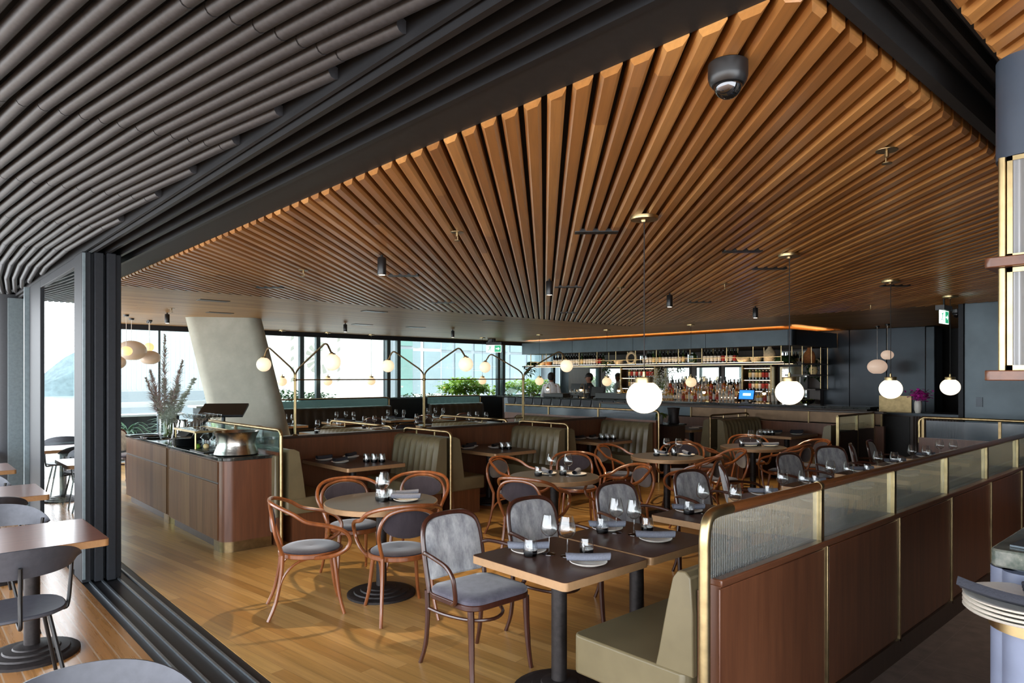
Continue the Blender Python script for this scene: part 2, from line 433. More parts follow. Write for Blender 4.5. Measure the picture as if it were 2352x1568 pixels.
def tile_material():
    t = NT('dark stone floor tiles'); s = t.sep(t.pos())
    def g(i, w): 
        f = t.math('FRACT', t.math('DIVIDE', s[i], w)); return t.math('LESS_THAN', t.math('MINIMUM', f, t.math('SUBTRACT', 1.0, f)), .004)
    gg = t.math('MAXIMUM', g(0, .9), g(1, .45))
    n = t.noise(t.pos(), 9, 5)
    c = t.ramp(n, [(.3, rgb(98,86,80)), (.7, rgb(122,108,101))]); c = t.mix(t.math('MULTIPLY', gg, .5), c, rgb(136,124,118))
    return t.done(t.pr(c, .5))
def steel_material(name, col, rough):
    t = NT(name); v = t.objco(); n = t.noise(v, 1.6, 5); n2 = t.noise(v, 60, 3)
    c = t.ramp(n, [(.3, tuple(x*.75 for x in col[:3])+(1,)), (.75, tuple(x*1.25 for x in col[:3])+(1,))])
    return t.done(t.pr(c, t.math('ADD', t.math('MULTIPLY', n2, .15), rough-.05), .55))
def concrete_material():
    t = NT('smooth pale concrete'); v = t.objco(); n = t.noise(v, 2.2, 6, .65); n2 = t.noise(v, 25, 4)
    c = t.ramp(n, [(.3, rgb(164,167,155)), (.55, rgb(180,183,170)), (.8, rgb(197,199,188))])
    c = t.mix(t.math('MULTIPLY', n2, .2), c, rgb(150,148,140))
    return t.done(t.pr(c, .75, normal=t.bump(n2, .12, .004)))
def leather_material(name, col):
    t = NT(name); v = t.objco(); n = t.noise(v, 5, 3); n2 = t.noise(v, 160, 2)
    c = t.ramp(n, [(.3, tuple(x*.88 for x in col[:3])+(1,)), (.7, tuple(x*1.1 for x in col[:3])+(1,))])
    return t.done(t.pr(c, t.math('ADD', t.math('MULTIPLY', n, .12), .32), 0, .5, t.bump(n2, .06, .002)))
def velvet_material(name, c1, c2):
    t = NT(name); v = t.objco(); n = t.noise(t.mapping(v, scale=(14,14,5)), 1.0, 5, .7); n3 = t.noise(v, 220, 2)
    c = t.ramp(n, [(.35, c2), (.65, c1)])
    return t.done(t.pr(c, .85, 0, .2, t.bump(n3, .15, .002), Sheen_Weight=.5, Sheen_Roughness=.4))
def stone_material(name, c1, c2, amt, sc=9):
    t = NT(name); v = t.objco(); n = t.noise(v, sc, 8, .7); n2 = t.noise(v, 45, 4)
    c = t.ramp(n, [(.35, c1), (.62, tuple(a*(1-amt)+b*amt for a, b in zip(c1, c2))), (.7, c2), (.76, c1)])
    c = t.mix(t.math('MULTIPLY', n2, .3), c, c1)
    return t.done(t.pr(c, .12, 0, .6))
def walnut_material():
    t = NT('walnut strips'); v = t.objco(); s = t.sep(v)
    k = t.math('FLOOR', t.math('DIVIDE', t.math('ADD', s[0], s[1]), .13)); h = t.white(t.comb(k, 1.0, 2.0))
    f = t.noise(t.mapping(v, scale=(26,26,1.6)), 1.0, 6, .65)
    c = t.mix(.5, t.ramp(h, [(.1, rgb(84,54,32)), (.5, rgb(102,70,44)), (.9, rgb(118,86,56))]), t.ramp(f, [(.3, rgb(62,40,26)), (.7, rgb(112,78,54))]))
    return t.done(t.pr(c,   .5, 0, .15))
def leaf_material(name, c1, c2):
    t = NT(name); n = t.noise(t.pos(), 14, 2)
    c = t.ramp(n, [(.3, c1), (.7, c2)])
    d = t.pr(c, .5)
    tl = t.n('ShaderNodeBsdfTranslucent'); t.l(c, tl.inputs[0])
    m = t.n('ShaderNodeMixShader'); m.inputs[0].default_value = .3; t.l(d, m.inputs[1]); t.l(tl.outputs[0], m.inputs[2])
    return t.done(m.outputs[0])
SLAT_PITCH = .0885
setup_materials()
# ================================================================= SETTING
HZ = 2.68          # underside of the timber slats
YW = 14.8          # window wall
X0, X1, Y0, Y1 = 1.755, 10.9, .815, 8.45      # slatted field of the ceiling

m = MB(); m.box(1.55, 1.45, -.12, 17.5, YW+.2, 0); struct('floor', m, M['floor'])
m = MB(); m.box(1.55, -4, -.12, 17.5, 1.45, 0); struct('floor', m, M['tile'])
m = MB(); m.box(-6, -4, -.12, 1.15, 13.4, 0); struct('floor', m, M['deck'])
m = MB(); m.box(1.15, -4, -.12, 1.55, 13.4, -.004)
tr = struct('trim_1', m, M['track'])
for x in (1.205, 1.288, 1.401, 1.486):
    k = MB(); k.box(x-.007, -4, -.01, x+.007, 13.4, .008); obj('track_rail', k, M['rail'], tr)

# ceiling: slab above everything, dark soffit band, sliding-door head, channel, slats, planks
m = MB(); m.box(1.55, -4, 2.95, 17.5, YW+.3, 3.15); struct('ceiling', m, M['blackgap'])
m = MB(); m.box(1.55, Y0-.02, 2.70, X0, YW, 2.95); struct('ceiling', m, M['black'])          # plain band
m = MB(); m.box(X0-.02, Y0-.02, 2.742, X1+.05, Y1+.05, 2.95); struct('ceiling', m, M['blackgap'])  # backing over the slats
m = MB()
for xa, xb, z in ((1.195,1.212,2.725),(1.225,1.25,2.70),(1.32,1.345,2.70),(1.425,1.45,2.70),(1.525,1.552,2.695)):
    m.box(xa, -4, z, xb, 13.4, 2.95)
m.box(1.19, -4, 2.86, 1.55, 13.4, 2.95)
hd = struct('trim_2', m, M['track'])
k = MB()
for x in (1.212,1.25,1.345,1.45): k.box(x+.004, -4, 2.78, x+.03, 13.4, 2.86)
obj('head_track', k, M['blackgap'], hd)
m = MB()
m.box(1.55, .565, 2.74, 17.5, .60, 2.95); m.box(1.55, Y0-.06, 2.70, 17.5, Y0-.02, 2.95); m.box(1.55, .565, 2.80, 17.5, Y0-.02, 2.95)
m.box(1.55,.64,2.76,17.5,.66,2.8); m.box(1.55,.70,2.76,17.5,.72,2.8)
struct('trim_3', m, M['black'])

def slats(mb, xa, ya, xb, yb, w=.066, depth=.055, ch=.013, end=.02):
    """parallel battens on the 45 degree diagonal, clipped to a rectangle, with chamfered long edges and ends"""
    q = math.sqrt(.5)
    def clip(u):     # points (t*q - u*q, t*q + u*q)
        lo, hi = -1e9, 1e9
        for a0, a1, off in ((xa, xb, -u*q), (ya, yb, u*q)):
            lo = max(lo, (a0-off)/q); hi = min(hi, (a1-off)/q)
        return (lo, hi) if hi-lo > .08 else None
    P = lambda t, u, z: (t*q-u*q, t*q+u*q, z)
    us = [(x*-q+y*q) for x in (xa,xb) for y in (ya,yb)]
    k = math.floor(min(us)/SLAT_PITCH)
    while k*SLAT_PITCH < max(us):
        u0 = (k+.5)*SLAT_PITCH-w/2; u1 = u0+w; k += 1
        a, b = clip(u0), clip(u1); c, d = clip(u0+ch), clip(u1-ch)
        if not (a and b and c and d): continue
        z0, z1, zc = HZ, HZ+depth, HZ+ch
        vs = [P(a[0],u0,z1),P(b[0],u1,z1),P(b[1],u1,z1),P(a[1],u0,z1),
              P(a[0],u0,zc),P(b[0],u1,zc),P(b[1],u1,zc),P(a[1],u0,zc),
              P(c[0]+end,u0+ch,z0),P(d[0]+end,u1-ch,z0),P(d[1]-end,u1-ch,z0),P(c[1]-end,u0+ch,z0)]
        mb.add(vs, [(0,3,2,1),(0,1,5,4),(1,2,6,5),(2,3,7,6),(3,0,4,7),(4,5,9,8),(5,6,10,9),(6,7,11,10),(7,4,8,11),(8,9,10,11)][0:1] and
               [(0,1,2,3),(0,4,5,1),(1,5,6,2),(2,6,7,3),(3,7,4,0),(4,8,9,5),(5,9,10,6),(6,10,11,7),(7,11,8,4),(8,11,10,9)])
m = MB(); slats(m, X0, Y0, X1, Y1); struct('ceiling', m, M['slat'], sharp=15)
m = MB(); slats(m, 1.755, -3.5, 8.0, .565); struct('ceiling', m, M['slat'], sharp=15)
m = MB(); m.box(X0-.02, -4, 2.742, 11.5, .565, 2.95); struct('ceiling', m, M['blackgap'])
m = MB(); m.box(1.6, Y1+.02, 2.70, X1, YW+.05, 2.95); struct('ceiling', m, M['plank_x'])
m = MB(); m.box(X1, Y0, 2.70, 17.4, YW+.05, 2.95); struct('ceiling', m, M['plank_y'])
m = MB(); m.box(X0, Y1-.005, 2.685, X1, Y1+.02, 2.95); struct('trim_4', m, M['blackgap'])

# pergola of round battens over the deck: each run bends a little at every joint
m = MB(); g = MB()
ys = [-1.5,-.3,.9,2.1,3.3,4.58,5.68,6.88,8.1,9.3,10.5,11.7]
dd = [-10,-10,-9.5,-8.5,-6.3,-4.2,-1.8,1.2,4,6.5,8]
def xrun(x33):
    xs = {4: x33}
    for i in range(5, len(ys)): xs[i] = xs[i-1]+math.tan(math.radians(dd[i-1]))*(ys[i]-ys[i-1])
    for i in range(3, -1, -1): xs[i] = xs[i+1]-math.tan(math.radians(dd[i]))*(ys[i+1]-ys[i])
    return [xs[i] for i in range(len(ys))]
for j in range(-30, 9):
    xs = xrun(1.163+j*.0705)
    for i in range(len(ys)-1):
        a, b = Vector((xs[i], ys[i]+.004, 2.775)), Vector((xs[i+1], ys[i+1]-.004, 2.775))
        if min(a.x, b.x) > 1.17: continue
        lim = 1.18
        if a.x > lim: a = a+(b-a)*((a.x-lim)/(a.x-b.x))
        if b.x > lim: b = b+(a-b)*((b.x-lim)/(b.x-a.x))
        m.tube([a, b], .0252, 10)
        if xs[i] < 1.17: g.tube([Vector((xs[i],ys[i]-.006,2.775)), Vector((xs[i],ys[i]+.006,2.775))], .0235, 8)
struct('ceiling', m, M['tubes'])
struct('trim_5', g, M['blackgap'])
m = MB(); m.box(-2.2, -2.5, 2.84, 1.2, 12.2, 2.95)
for y in (3.3,4.58,5.68,6.88,2.1,.9,8.1): m.box(-2.2, y-.03, 2.802, 1.19, y+.03, 2.84)
struct('ceiling', m, M['blackgap'])

# sliding door stack at the end of the threshold
def door_leaf(name, x, ya, yb, st0, st1, mat):
    f = MB(); z0, z1 = .02, 2.70
    f.box(x-.025, ya, z0, x+.025, ya+st0, z1); f.box(x-.025, yb-st1, z0, x+.025, yb, z1)
    f.box(x-.025, ya+st0, z0, x+.025, yb-st1, .12); f.box(x-.025, ya+st0, 2.62, x+.025, yb-st1, z1)
    d = struct(name, f, mat, bevel=.004)
    p = MB(); p.box(x-.006, ya+st0, .12, x+.006, yb-st1, 2.62); obj('glass_pane', p, M['doorglass'], d)
    return d
door_leaf('door_1', 1.19, 6.62, 9.42, .09, .75, M['frame'])
m = MB()
for xa, xb, ya in ((1.15,1.215,6.46),(1.235,1.30,6.43),(1.32,1.385,6.40),(1.385,1.43,6.44)): m.box(xa, ya, 0, xb, 6.78, 2.70)
m.box(1.17,6.50,0,1.42,6.76,2.70)
pl = struct('wall_pillar', m, M['frame'], bevel=.006)
k = MB(); k.box(1.152,6.448,.03,1.172,6.462,2.69); obj('edge_seal', k, M['framelight'], pl)
m = MB(); m.lathe([(.22,0),(.22,2.75)], 1.22, 11.15, 0, 28); struct('wall_column', m, M['frame'])
m = MB(); m.box(1.12,9.45,0,1.2,9.5,2.7); m.box(1.12,10.9,0,1.3,10.95,2.7); struct('door_2', m, M['framelight'])

# leaning concrete column
def lean(u, z): return u
top = [(3.80,12.56),(4.83,11.92)]
def fin(z):
    t = z/2.72                                    # bottom shifted along the fin, towards the room's right
    ax = Vector((top[1][0]-top[0][0], top[1][1]-top[0][1])).normalized()
    sh = ax*(1-t)*.64
    wid = 1.22+.02*(1-t); half = .27
    c = Vector(((top[0][0]+top[1][0])/2, (top[0][1]+top[1][1])/2))+sh
    nx = Vector((-ax.y, ax.x)); pts = []
    for x, y in rrect(-wid/2, -half, wid/2, half, .2, 6): p = c+ax*x+nx*y; pts.append((p.x, p.y))
    return pts
m = MB(); n = len(fin(0)); zs = [0, .7, 1.4, 2.1, 2.72]
vs = [(x, y, z) for z in zs for x, y in fin(z)]
m.add(vs, [(j*n+i, j*n+(i+1)%n, (j+1)*n+(i+1)%n, (j+1)*n+i) for j in range(len(zs)-1) for i in range(n)])
struct('wall_concrete_column', m, M['concrete'])

# window wall along the back (frames, sill, glass)
m = MB()
m.box(1.3, YW-.05, 2.60, 17.4, YW+.08, 2.72); struct('trim_6', m, M['frame'])
m = MB(); m.box(5.6, YW-.04, 0, 17.4, YW+.12, 1.08); struct('wall_back', m, M['steel'])
m = MB(); m.box(5.6, YW-.07, 1.08, 17.4, YW+.16, 1.115); struct('trim_7', m, M['frame'])
wx = [1.3, 3.95, 6.95, 7.35, 9.25, 9.55, 12.93, 13.12, 15.2, 17.4]
for i in range(len(wx)-1):
    z0 = .05 if wx[i] < 5 else 1.115
    f = MB(); w = .02 if wx[i] < 6 else .05
    f.box(wx[i]-w, YW-.04, z0, wx[i]+w, YW+.06, 2.60); f.box(wx[i], YW-.03, z0, wx[i+1], YW+.05, z0+.04)
    o = struct('window_%d' % (i+1), f, M['frameglare'])
    p = MB(); p.box(wx[i]+w, YW, z0+.04, wx[i+1]-.05, YW+.012, 2.60); obj('glass_pane', p, M['glass'], o)

# walls on the right: dark steel panels
def panels(name, x, ys_, z0, z1, mat, gap=.012, th=.1):
    b = MB(); b.box(x+.01, min(ys_), 0, x+th, max(ys_), z1); o = struct(name, b, M['blackgap'])
    for a, c in zip(ys_, ys_[1:]):
        k = MB(); k.box(x-.01, a+gap/2, z0, x+.01, c-gap/2, z1-.005); obj('wall_panel', k, mat, o, bevel=.004)
    return o
panels('wall_right', 15.45, [4.55,5.3,6.05,7.6,9.4,11.2,13.0,14.75], .02, 2.70, M['steel'], th=.3)
m = MB(); m.box(15.3, 4.35, 0, 15.75, 4.55, 2.7); struct('trim_8', m, M['steel'], bevel=.03)
m = MB(); m.box(16.6, .5, 0, 16.8, 4.6, 2.75); struct('wall_lobby', m, M['black'])
m = MB(); m.box(16.45, 3.5, 0, 16.55, 3.95, 2.6); struct('door_3', m, M['steel2'])
panels('wall_front', 11.0, [-3.5,.3,2.78], .02, 2.70, M['steel2'], th=.25)
m = MB(); m.box(10.96, 2.78, 0, 11.3, 2.84, 2.7); struct('trim_9', m, M['frame'])
m = MB(); m.box(10.975, 2.56, 1.27, 10.99, 2.635, 1.40); tag(obj('wall_switch', m, M['steel']), 'small dark square control panel on the grey steel wall beside the doorway', 'switch')
m = MB(); m.box(2.2, -1.9, 0, 17.4, -1.7, 2.95); struct('wall_side', m, M['steel2'])  # unseen wall added to keep open sky light off the aisle and partition
m = MB(); m.box(17.4, -1.8, 0, 17.6, YW+.2, 2.95); struct('wall_end', m, M['black'])

# ---------------------------------------------------------------- outside
m = MB(); m.box(-60, 60, -6, 120, 400, -5.5); struct('water', m, M['water'])
m = MB(); m.box(-5, YW+.2, -.2, 40, 24, -.05); struct('ground', m, M['ledge'])
def hillmesh(x0, x1, y, z0, hmax, seed):
    r = random.Random(seed); b = MB(); n = 60; hs = []
    for i in range(n+1): hs.append(hmax*(.55+.3*math.sin(i*.21+seed)+.15*math.sin(i*.77+2*seed))+r.uniform(-.3,.3))
    for i in range(n+1):
        x = x0+(x1-x0)*i/n
        b.v += [(x,y,z0),(x,y+4,z0+hs[i]*.6),(x,y+16,z0+hs[i]),(x,y+60,z0)]
    for i in range(n):
        for k in range(3): b.face((4*i+k, 4*i+4+k, 4*i+5+k, 4*i+1+k))
    return b
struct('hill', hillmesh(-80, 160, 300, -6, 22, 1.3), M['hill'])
# ribbed pale building
m = MB(); m.box(5.4, 25, -4, 9.3, 32, 12); o = struct('exterior_wall', m, M['corr'])
k = MB()
for i in range(26): k.box(5.4+i*.15, 24.975, 1.25, 5.4+i*.15+.05, 25.0, 12)
obj('cladding_rib', k, M['corr'], o)
k = MB(); k.box(5.2, 24.6, -4, 9.5, 25.0, 1.2); obj('plinth', k, M['facadegrey'], o)
# white building with pierced rosette pattern
b2 = MB(); b2.box(10.3, 25, -4, 15.4, 34, 14)
tb = tag(obj('office_building', b2, M['facade']), 'bright white building with a large grey rosette pattern behind the window wall', 'building')
k = MB()
for i in range(14):
    a = 2*PI*i/14+.1; 
    if i in (0,1,13,2): continue
    r0, r1, w = .27, .62, .07
    c, s_ = math.cos(a), math.sin(a)
    f = lambda r, o_: (12.53+c*r-s_*o_, 24.985, 2.42+s_*r+c*o_)
    k.add([f(r0,-w*.5),f(r1,-w*1.3),f(r1+.02,0),f(r1,w*1.3),f(r0,w*.5)], [(0,1,2,3,4)])
for i in range(5):
    for j, xx in enumerate((11.30, 13.25)):
        zz = 1.45+i*.4
        k.add([(xx,24.985,zz),(xx+.14,24.985,zz+.1),(xx+.12,24.985,zz+.24),(xx+.02,24.985,zz+.16)], [(0,1,2,3)])
obj('rosette', k, M['rosette'], tb)
# glazed strip, grey framed building and teal glass block
def office(name, x0, x1, y, mats, nx, nz, label, z1=12):
    b = MB(); b.box(x0, y+.05, -4, x1, y+6, z1); o = tag(obj(name, b, mats[0]), label, 'building')
    dx = (x1-x0)/nx; dz = 2.1
    for i in range(nx):
        for j in range(nz):
            p = MB(); p.box(x0+i*dx+.12, y, .9+j*dz, x0+(i+1)*dx-.06, y+.06, .9+j*dz+dz-.14); obj('window', p, mats[1], o)
    return o
office('office_building', 15.6, 16.6, 24.5, (M['facadegrey'], M['winext2']), 1, 4, 'narrow teal glazed stair strip right of the white rosette building')
office('office_building', 16.9, 19.2, 26, (M['facade'], M['winext']), 2, 3, 'white building with tall blue grey windows beyond the second window')
office('office_building', 19.4, 26.8, 27, (M['facadegrey'], M['winext']), 6, 3, 'grey framed office building of tall panes behind the green planter')
office('office_building', 27.2, 40, 26, (M['facadegrey'], M['winext2']), 9, 3, 'teal glass office block behind the corner window')

def bush(name, x0, x1, y, z, h, n, mat, label, cat='plant', L=.16, seed=1, dy=.35):
    r = random.Random(seed); b = MB()
    for i in range(n):
        x = r.uniform(x0, x1); hh = h*(.5+.5*math.sin(PI*(x-x0)/(x1-x0)))*r.uniform(.1,1)
        b.leaf((x, y+r.uniform(-dy,dy), z+hh), (r.uniform(-1,1), r.uniform(-1,1), r.uniform(-.2,1)), L*r.uniform(.7,1.3), L*.45, .5)
    o = thing(name, label, cat, (0,0,0)); obj('foliage', b, mat, o); return o
def blades(name, x, y, z, L, n, mat, label, cat='plant', seed=1, w=.05):
    r = random.Random(seed); b = MB()
    for i in range(n):
        a = r.uniform(0, 2*PI); e = r.uniform(.2, 1.4)
        b.leaf((0,0,r.uniform(0,.15)), (math.cos(a), math.sin(a), e), L*r.uniform(.6,1.1), w, r.uniform(.4,.9), 6)
    o = thing(name, label, cat, (x,y,z)); obj('foliage', b, mat, o)
    t = MB(); t.tube([(0,0,-.5),(0,0,.1)], .03, 8); obj('stem', t, M['trunk'], o)
    return o
# terrace outside the far windows: planters, balustrade, plants
m = MB(); m.box(5.0, 15.6, -.1, 9.2, 16.1, 1.0); pl = thing('planter', 'long charcoal planter trough outside behind the concrete column', 'planter'); obj('trough', m, M['planter'], pl)
k = MB(); k.box(4.9, 15.55, 1.0, 9.3, 16.15, 1.04); obj('coping', k, M['white'], pl)
bush('flowering_shrub', 5.3, 8.2, 15.85, 1.1, .24, 420, M['leafd'], 'low flowering shrub with pink blooms in the charcoal planter', seed=3)
m = MB(); m.box(1.0, 16.4, -.1, 4.8, 16.9, .82); pl = thing('planter', 'dark planter wall outside under the ribbed building', 'planter'); obj('trough', m, M['planter'], pl)
k = MB(); k.box(.9, 16.35, .82, 4.9, 16.95, .86); obj('coping', k, M['white'], pl)
m = MB(); m.box(.6, 17.3, .98, 6.5, 17.36, 1.10); 
for i in range(5): m.box(.8+i*1.4, 17.3, 0, .84+i*1.4, 17.36, 1.0)
tag(obj('balustrade', m, M['white']), 'white terrace balustrade rail beyond the spiky plants', 'railing')
for i, (x, y, L, lb) in enumerate(((2.52,15.7,.85,'spiky strap leaved plant seen through the sliding glass door'),(3.55,15.5,.75,'spiky plant outside left of the vase of pampas grass'),(4.35,15.4,.7,'spiky plant outside right behind the vase of pampas grass'))):
    blades('spiky_plant', x, y, .45, L, 46, M['leafblade'], lb, seed=i+5)
m = MB(); m.box(9.9, 15.3, -.05, 16.4, 15.9, 1.08); pl = thing('planter', 'long dark planter ledge outside the right hand windows', 'planter'); obj('trough', m, M['planter'], pl)
bush('fern_bed', 11.6, 13.1, 15.58, 1.16, .5, 700, M['leafbright'], 'bright green fern bed in the planter left of the corner mullion', seed=8, L=.2)
bush('fern_bed', 13.5, 16.2, 15.58, 1.16, .42, 600, M['leafbright'], 'bright green fern bed in the planter right of the corner mullion', seed=9, L=.2)
bush('ground_cover', 9.9, 11.6, 15.5, 1.03, .18, 220, M['leafd'], 'thin strip of low dark plants in the planter near the window post', seed=10, L=.12)
for i, (x, y, h, s) in enumerate(((4.7,36,3.7,2.4),(6.4,45,3.9,2.8),(11.5,37,3.2,2.2),(-6,30,4.6,2.8))):
    r = random.Random(40+i); b = MB()
    for q in range(700):
        v = Vector((r.gauss(0,1), r.gauss(0,1), r.gauss(0,.8))); v = v.normalized()*s*r.uniform(.5,1)
        b.leaf((v.x, v.y, v.z*.8), (r.uniform(-1,1), r.uniform(-1,1), r.uniform(-.5,.8)), .5, .28, .3, 2)
    o = thing('tree', ['pale green leafy tree by the water behind the spiky terrace plant','leafy tree by the water just right of the palest tree','tree by the water half hidden by the door pillar','leafy tree by the water at the far edge of the terrace'][i], 'tree', (x, y, -5.5))
    obj('crown', b, M['leaf'], o, loc=(0,0,h)); t = MB(); t.tube([(0,0,0),(0,0,h)], [.2,.1], 8); obj('trunk', t, M['trunk'], o)
# ================================================================= CHAIRS, TABLES, TABLEWARE (models)
def mirror(pts): return [(-x, y, z) for x, y, z in pts]
def make_bentwood():
    """armchair of bent round rods: local +y is the front"""
    o = thing('bentwood_armchair', None, 'chair')
    w = M['bent']
    b = MB(); b.lathe([(.0,.452),(.12,.462),(.185,.458),(.205,.446),(.205,.432)], 0, .01, 0, 28); obj('seat_pad', b, M['velvetdark'], o)
    b = MB(); b.lathe([(.19,.405),(.222,.405),(.228,.412),(.228,.436),(.222,.442),(.19,.436)], 0, .01, 0, 28); obj('seat_ring', b, w, o)
    half = [(0,-.275,.80),(.10,-.265,.796),(.20,-.215,.778),(.262,-.125,.738),(.286,-.035,.682),(.297,.10,.650),(.293,.205,.61),(.278,.255,.55),(.262,.245,.485),(.246,.18,.438),(.232,.10,.418),(.222,.02,.415)]
    pts = smooth(mirror(half[::-1])[:-1]+half, 4)
    b = MB(); b.tube(pts, .0145, 8); obj('arm_hoop', b, w, o)
    lf = [(.168,-.19,.44),(.19,-.215,.52),(.205,-.24,.60),(.195,-.256,.68),(.15,-.265,.745),(.075,-.27,.772),(0,-.272,.778)]
    pts = smooth(lf+mirror(lf[:-1])[::-1], 4)
    b = MB(); b.tube(pts, .0135, 8); obj('back_loop', b, w, o)
    b = MB()
    def bp(u, v):
        a = 2*PI*u; r = v
        return (.178*r*math.cos(a), -.262+.02*(r*math.cos(a))**2+.006*(1-r*r)*0, .672+.094*r*math.sin(a))
    vs = [(0,-.247,.672)]; n = 28
    for r, dy in ((.6,.002),(.92,.006),(1.0,.012)):
        for i in range(n):
            p = bp(i/n, r); vs.append((p[0], p[1]+.015-dy*.6, p[2]))
    fs = [(0,1+i,1+(i+1)%n) for i in range(n)]
    for k in range(2):
        for i in range(n): fs.append((1+k*n+i,1+(k+1)*n+i,1+(k+1)*n+(i+1)%n,1+k*n+(i+1)%n))
    off = len(vs); vs2 = [(x, -.262-(.012 if i == 0 else .010 if i <= n else .006 if i <= 2*n else 0)+.02*(x/.178)**2, z) for i, (x, y, z) in enumerate(vs)]
    fs2 = [tuple(off+i for i in reversed(f)) for f in fs]
    fs3 = [(1+2*n+i, off+1+2*n+i, off+1+2*n+(i+1)%n, 1+2*n+(i+1)%n) for i in range(n)]
    b.add(vs+vs2, fs+fs2+fs3); obj('back_pad', b, M['velvetdark'], o)
    for s in (1,-1):
        b = MB(); b.tube(smooth([(s*.168,-.19,.445),(s*.172,-.20,.30),(s*.185,-.235,.12),(s*.20,-.285,0)], 3), [.0145,.0145,.0142,.014,.0135,.013,.0128,.0125,.012,.012], 8); obj('leg', b, w, o)
        b = MB(); b.tube(smooth([(s*.150,.155,.43),(s*.165,.172,.30),(s*.182,.195,.12),(s*.205,.225,0)], 3), [.016,.016,.0155,.015,.0145,.014,.0135,.013,.0125,.012], 8); obj('leg', b, w, o)
        b = MB(); b.tube(smooth([(s*.19,-.245,.09),(s*.176,-.19,.28),(s*.165,-.10,.375),(s*.158,.02,.405),(s*.155,.12,.408)], 4), .0095, 7); obj('side_brace', b, w, o)
    return o
def make_velvet():
    o = thing('upholstered_armchair', None, 'chair'); w = M['bentdark']
    seat = [(x, y) for x, y in rrect(-.235,-.20,.235,.235,.09,5)]
    b = MB(); b.prism(seat, .412, .445); obj('seat_frame', b, w, o, bevel=.006)
    def pad(inset, z): 
        return [(x*(1-inset), y*(1-inset)+.005, z) for x, y in seat]
    b = MB(); n = len(seat); L = [pad(.03,.445), pad(.02,.462), pad(.07,.474), pad(.4,.484)]
    vs = [p for r in L for p in r]; fs = [(k*n+i,k*n+(i+1)%n,(k+1)*n+(i+1)%n,(k+1)*n+i) for k in range(3) for i in range(n)]+[tuple(3*n+i for i in range(n))]
    b.add(vs, fs); obj('seat_pad', b, M['velvetseat'], o)
    def yb(z): return -.205-.085*max(0,(z-.44)/.40)
    def back(x, z, d=0): return (x, yb(z)+.035*(x/.2)**2*.6+d, z)
    half = [(.21,.43),(.215,.55),(.216,.66),(.210,.75),(.182,.812),(.12,.842),(.05,.848),(0,.849)]
    pts = smooth([back(x,z) for x,z in half]+[back(-x,z) for x,z in half[:-1][::-1]], 4)
    b = MB(); b.tube(pts, .0145, 8); obj('back_frame', b, w, o)
    prof = [(0,.495),(.15,.495),(.192,.502),(.2,.54),(.202,.64),(.198,.735),(.178,.792),(.125,.825),(.06,.836),(0,.838)]
    sm = smooth([(x,0,z) for x,z in prof], 3); ring = [(p.x,p.z) for p in sm]+[(-p.x,p.z) for p in sm[1:-1][::-1]]
    b = MB(); n = len(ring); cz = .66
    lay = []
    for sc_, d in ((.55,.024),(.93,.022),(1,.012),(1,-.010),(.93,-.018),(.55,-.020)):
        lay.append([back(x*sc_, cz+(z-cz)*sc_, d) for x, z in ring])
    vs = [p for r in lay for p in r]+[back(0,cz,.025), back(0,cz,-.021)]
    fs = [(k*n+i,k*n+(i+1)%n,(k+1)*n+(i+1)%n,(k+1)*n+i) for k in range(5) for i in range(n)]
    fs += [(6*n,i,(i+1)%n)[::-1] for i in range(n)]+[(6*n+1,5*n+i,5*n+(i+1)%n) for i in range(n)]
    b.add(vs, fs); obj('back_pad', b, M['velvet'], o)
    for s in (1,-1):
        b = MB(); b.tube(smooth([(s*.216,-.225,.645),(s*.242,-.17,.662),(s*.268,-.03,.657),(s*.277,.07,.640),(s*.276,.125,.594),(s*.268,.135,.53),(s*.252,.12,.455),(s*.236,.07,.425)], 4), .0125, 8); obj('armrest', b, w, o)
        b = MB(); b.tube(smooth([(s*.21,-.205,.44),(s*.205,-.205,.30),(s*.205,-.225,.12),(s*.215,-.265,0)], 3), [.015]*4+[.014]*3+[.0125]*3, 8); obj('leg', b, w, o)
        b = MB(); b.tube(smooth([(s*.205,.195,.415),(s*.205,.20,.28),(s*.21,.21,.12),(s*.218,.225,0)], 3), [.019]*3+[.017]*3+[.0145]*2+[.013]*2, 8); obj('leg', b, w, o)
    st = smooth([(-.205,-.20,.335),(-.185,-.06,.325),(-.12,.09,.318),(0,.15,.315),(.12,.09,.318),(.185,-.06,.325),(.205,-.20,.335)], 4)
    b = MB(); b.tube(st, .0105, 8); obj('stretcher', b, w, o)
    return o
def base_disc(r=.26):
    return [(r,0),(r,.016),(r-.012,.024),(r-.05,.026),(r-.055,.036),(r-.10,.04),(r-.105,.05),(r-.15,.054),(r-.155,.062),(.05,.072)]
ZT = .72
def make_round(r):
    def f():
        o = thing('round_table', None, 'table')
        b = MB(); b.lathe([(r,ZT-.04),(r,ZT-.004),(r-.004,ZT)], 0,0,0,48); b.mi = 0; t = obj('tabletop', b, M['topround'], o)
        b = MB(); b.lathe([(r+.0005,ZT-.041),(r+.003,ZT-.038),(r+.003,ZT-.004),(r+.0005,ZT-.001)], 0,0,0,48); obj('table_edge', b, M['topedge'], t)
        b = MB(); b.lathe([(.04,.06),(.04,ZT-.05),(.12,ZT-.045),(.12,ZT-.04)], 0,0,0,18); obj('pedestal', b, M['iron'], o)
        b = MB(); b.lathe(base_disc(.262), 0,0,0,32); obj('base', b, M['iron'], o)
        return o
    return f
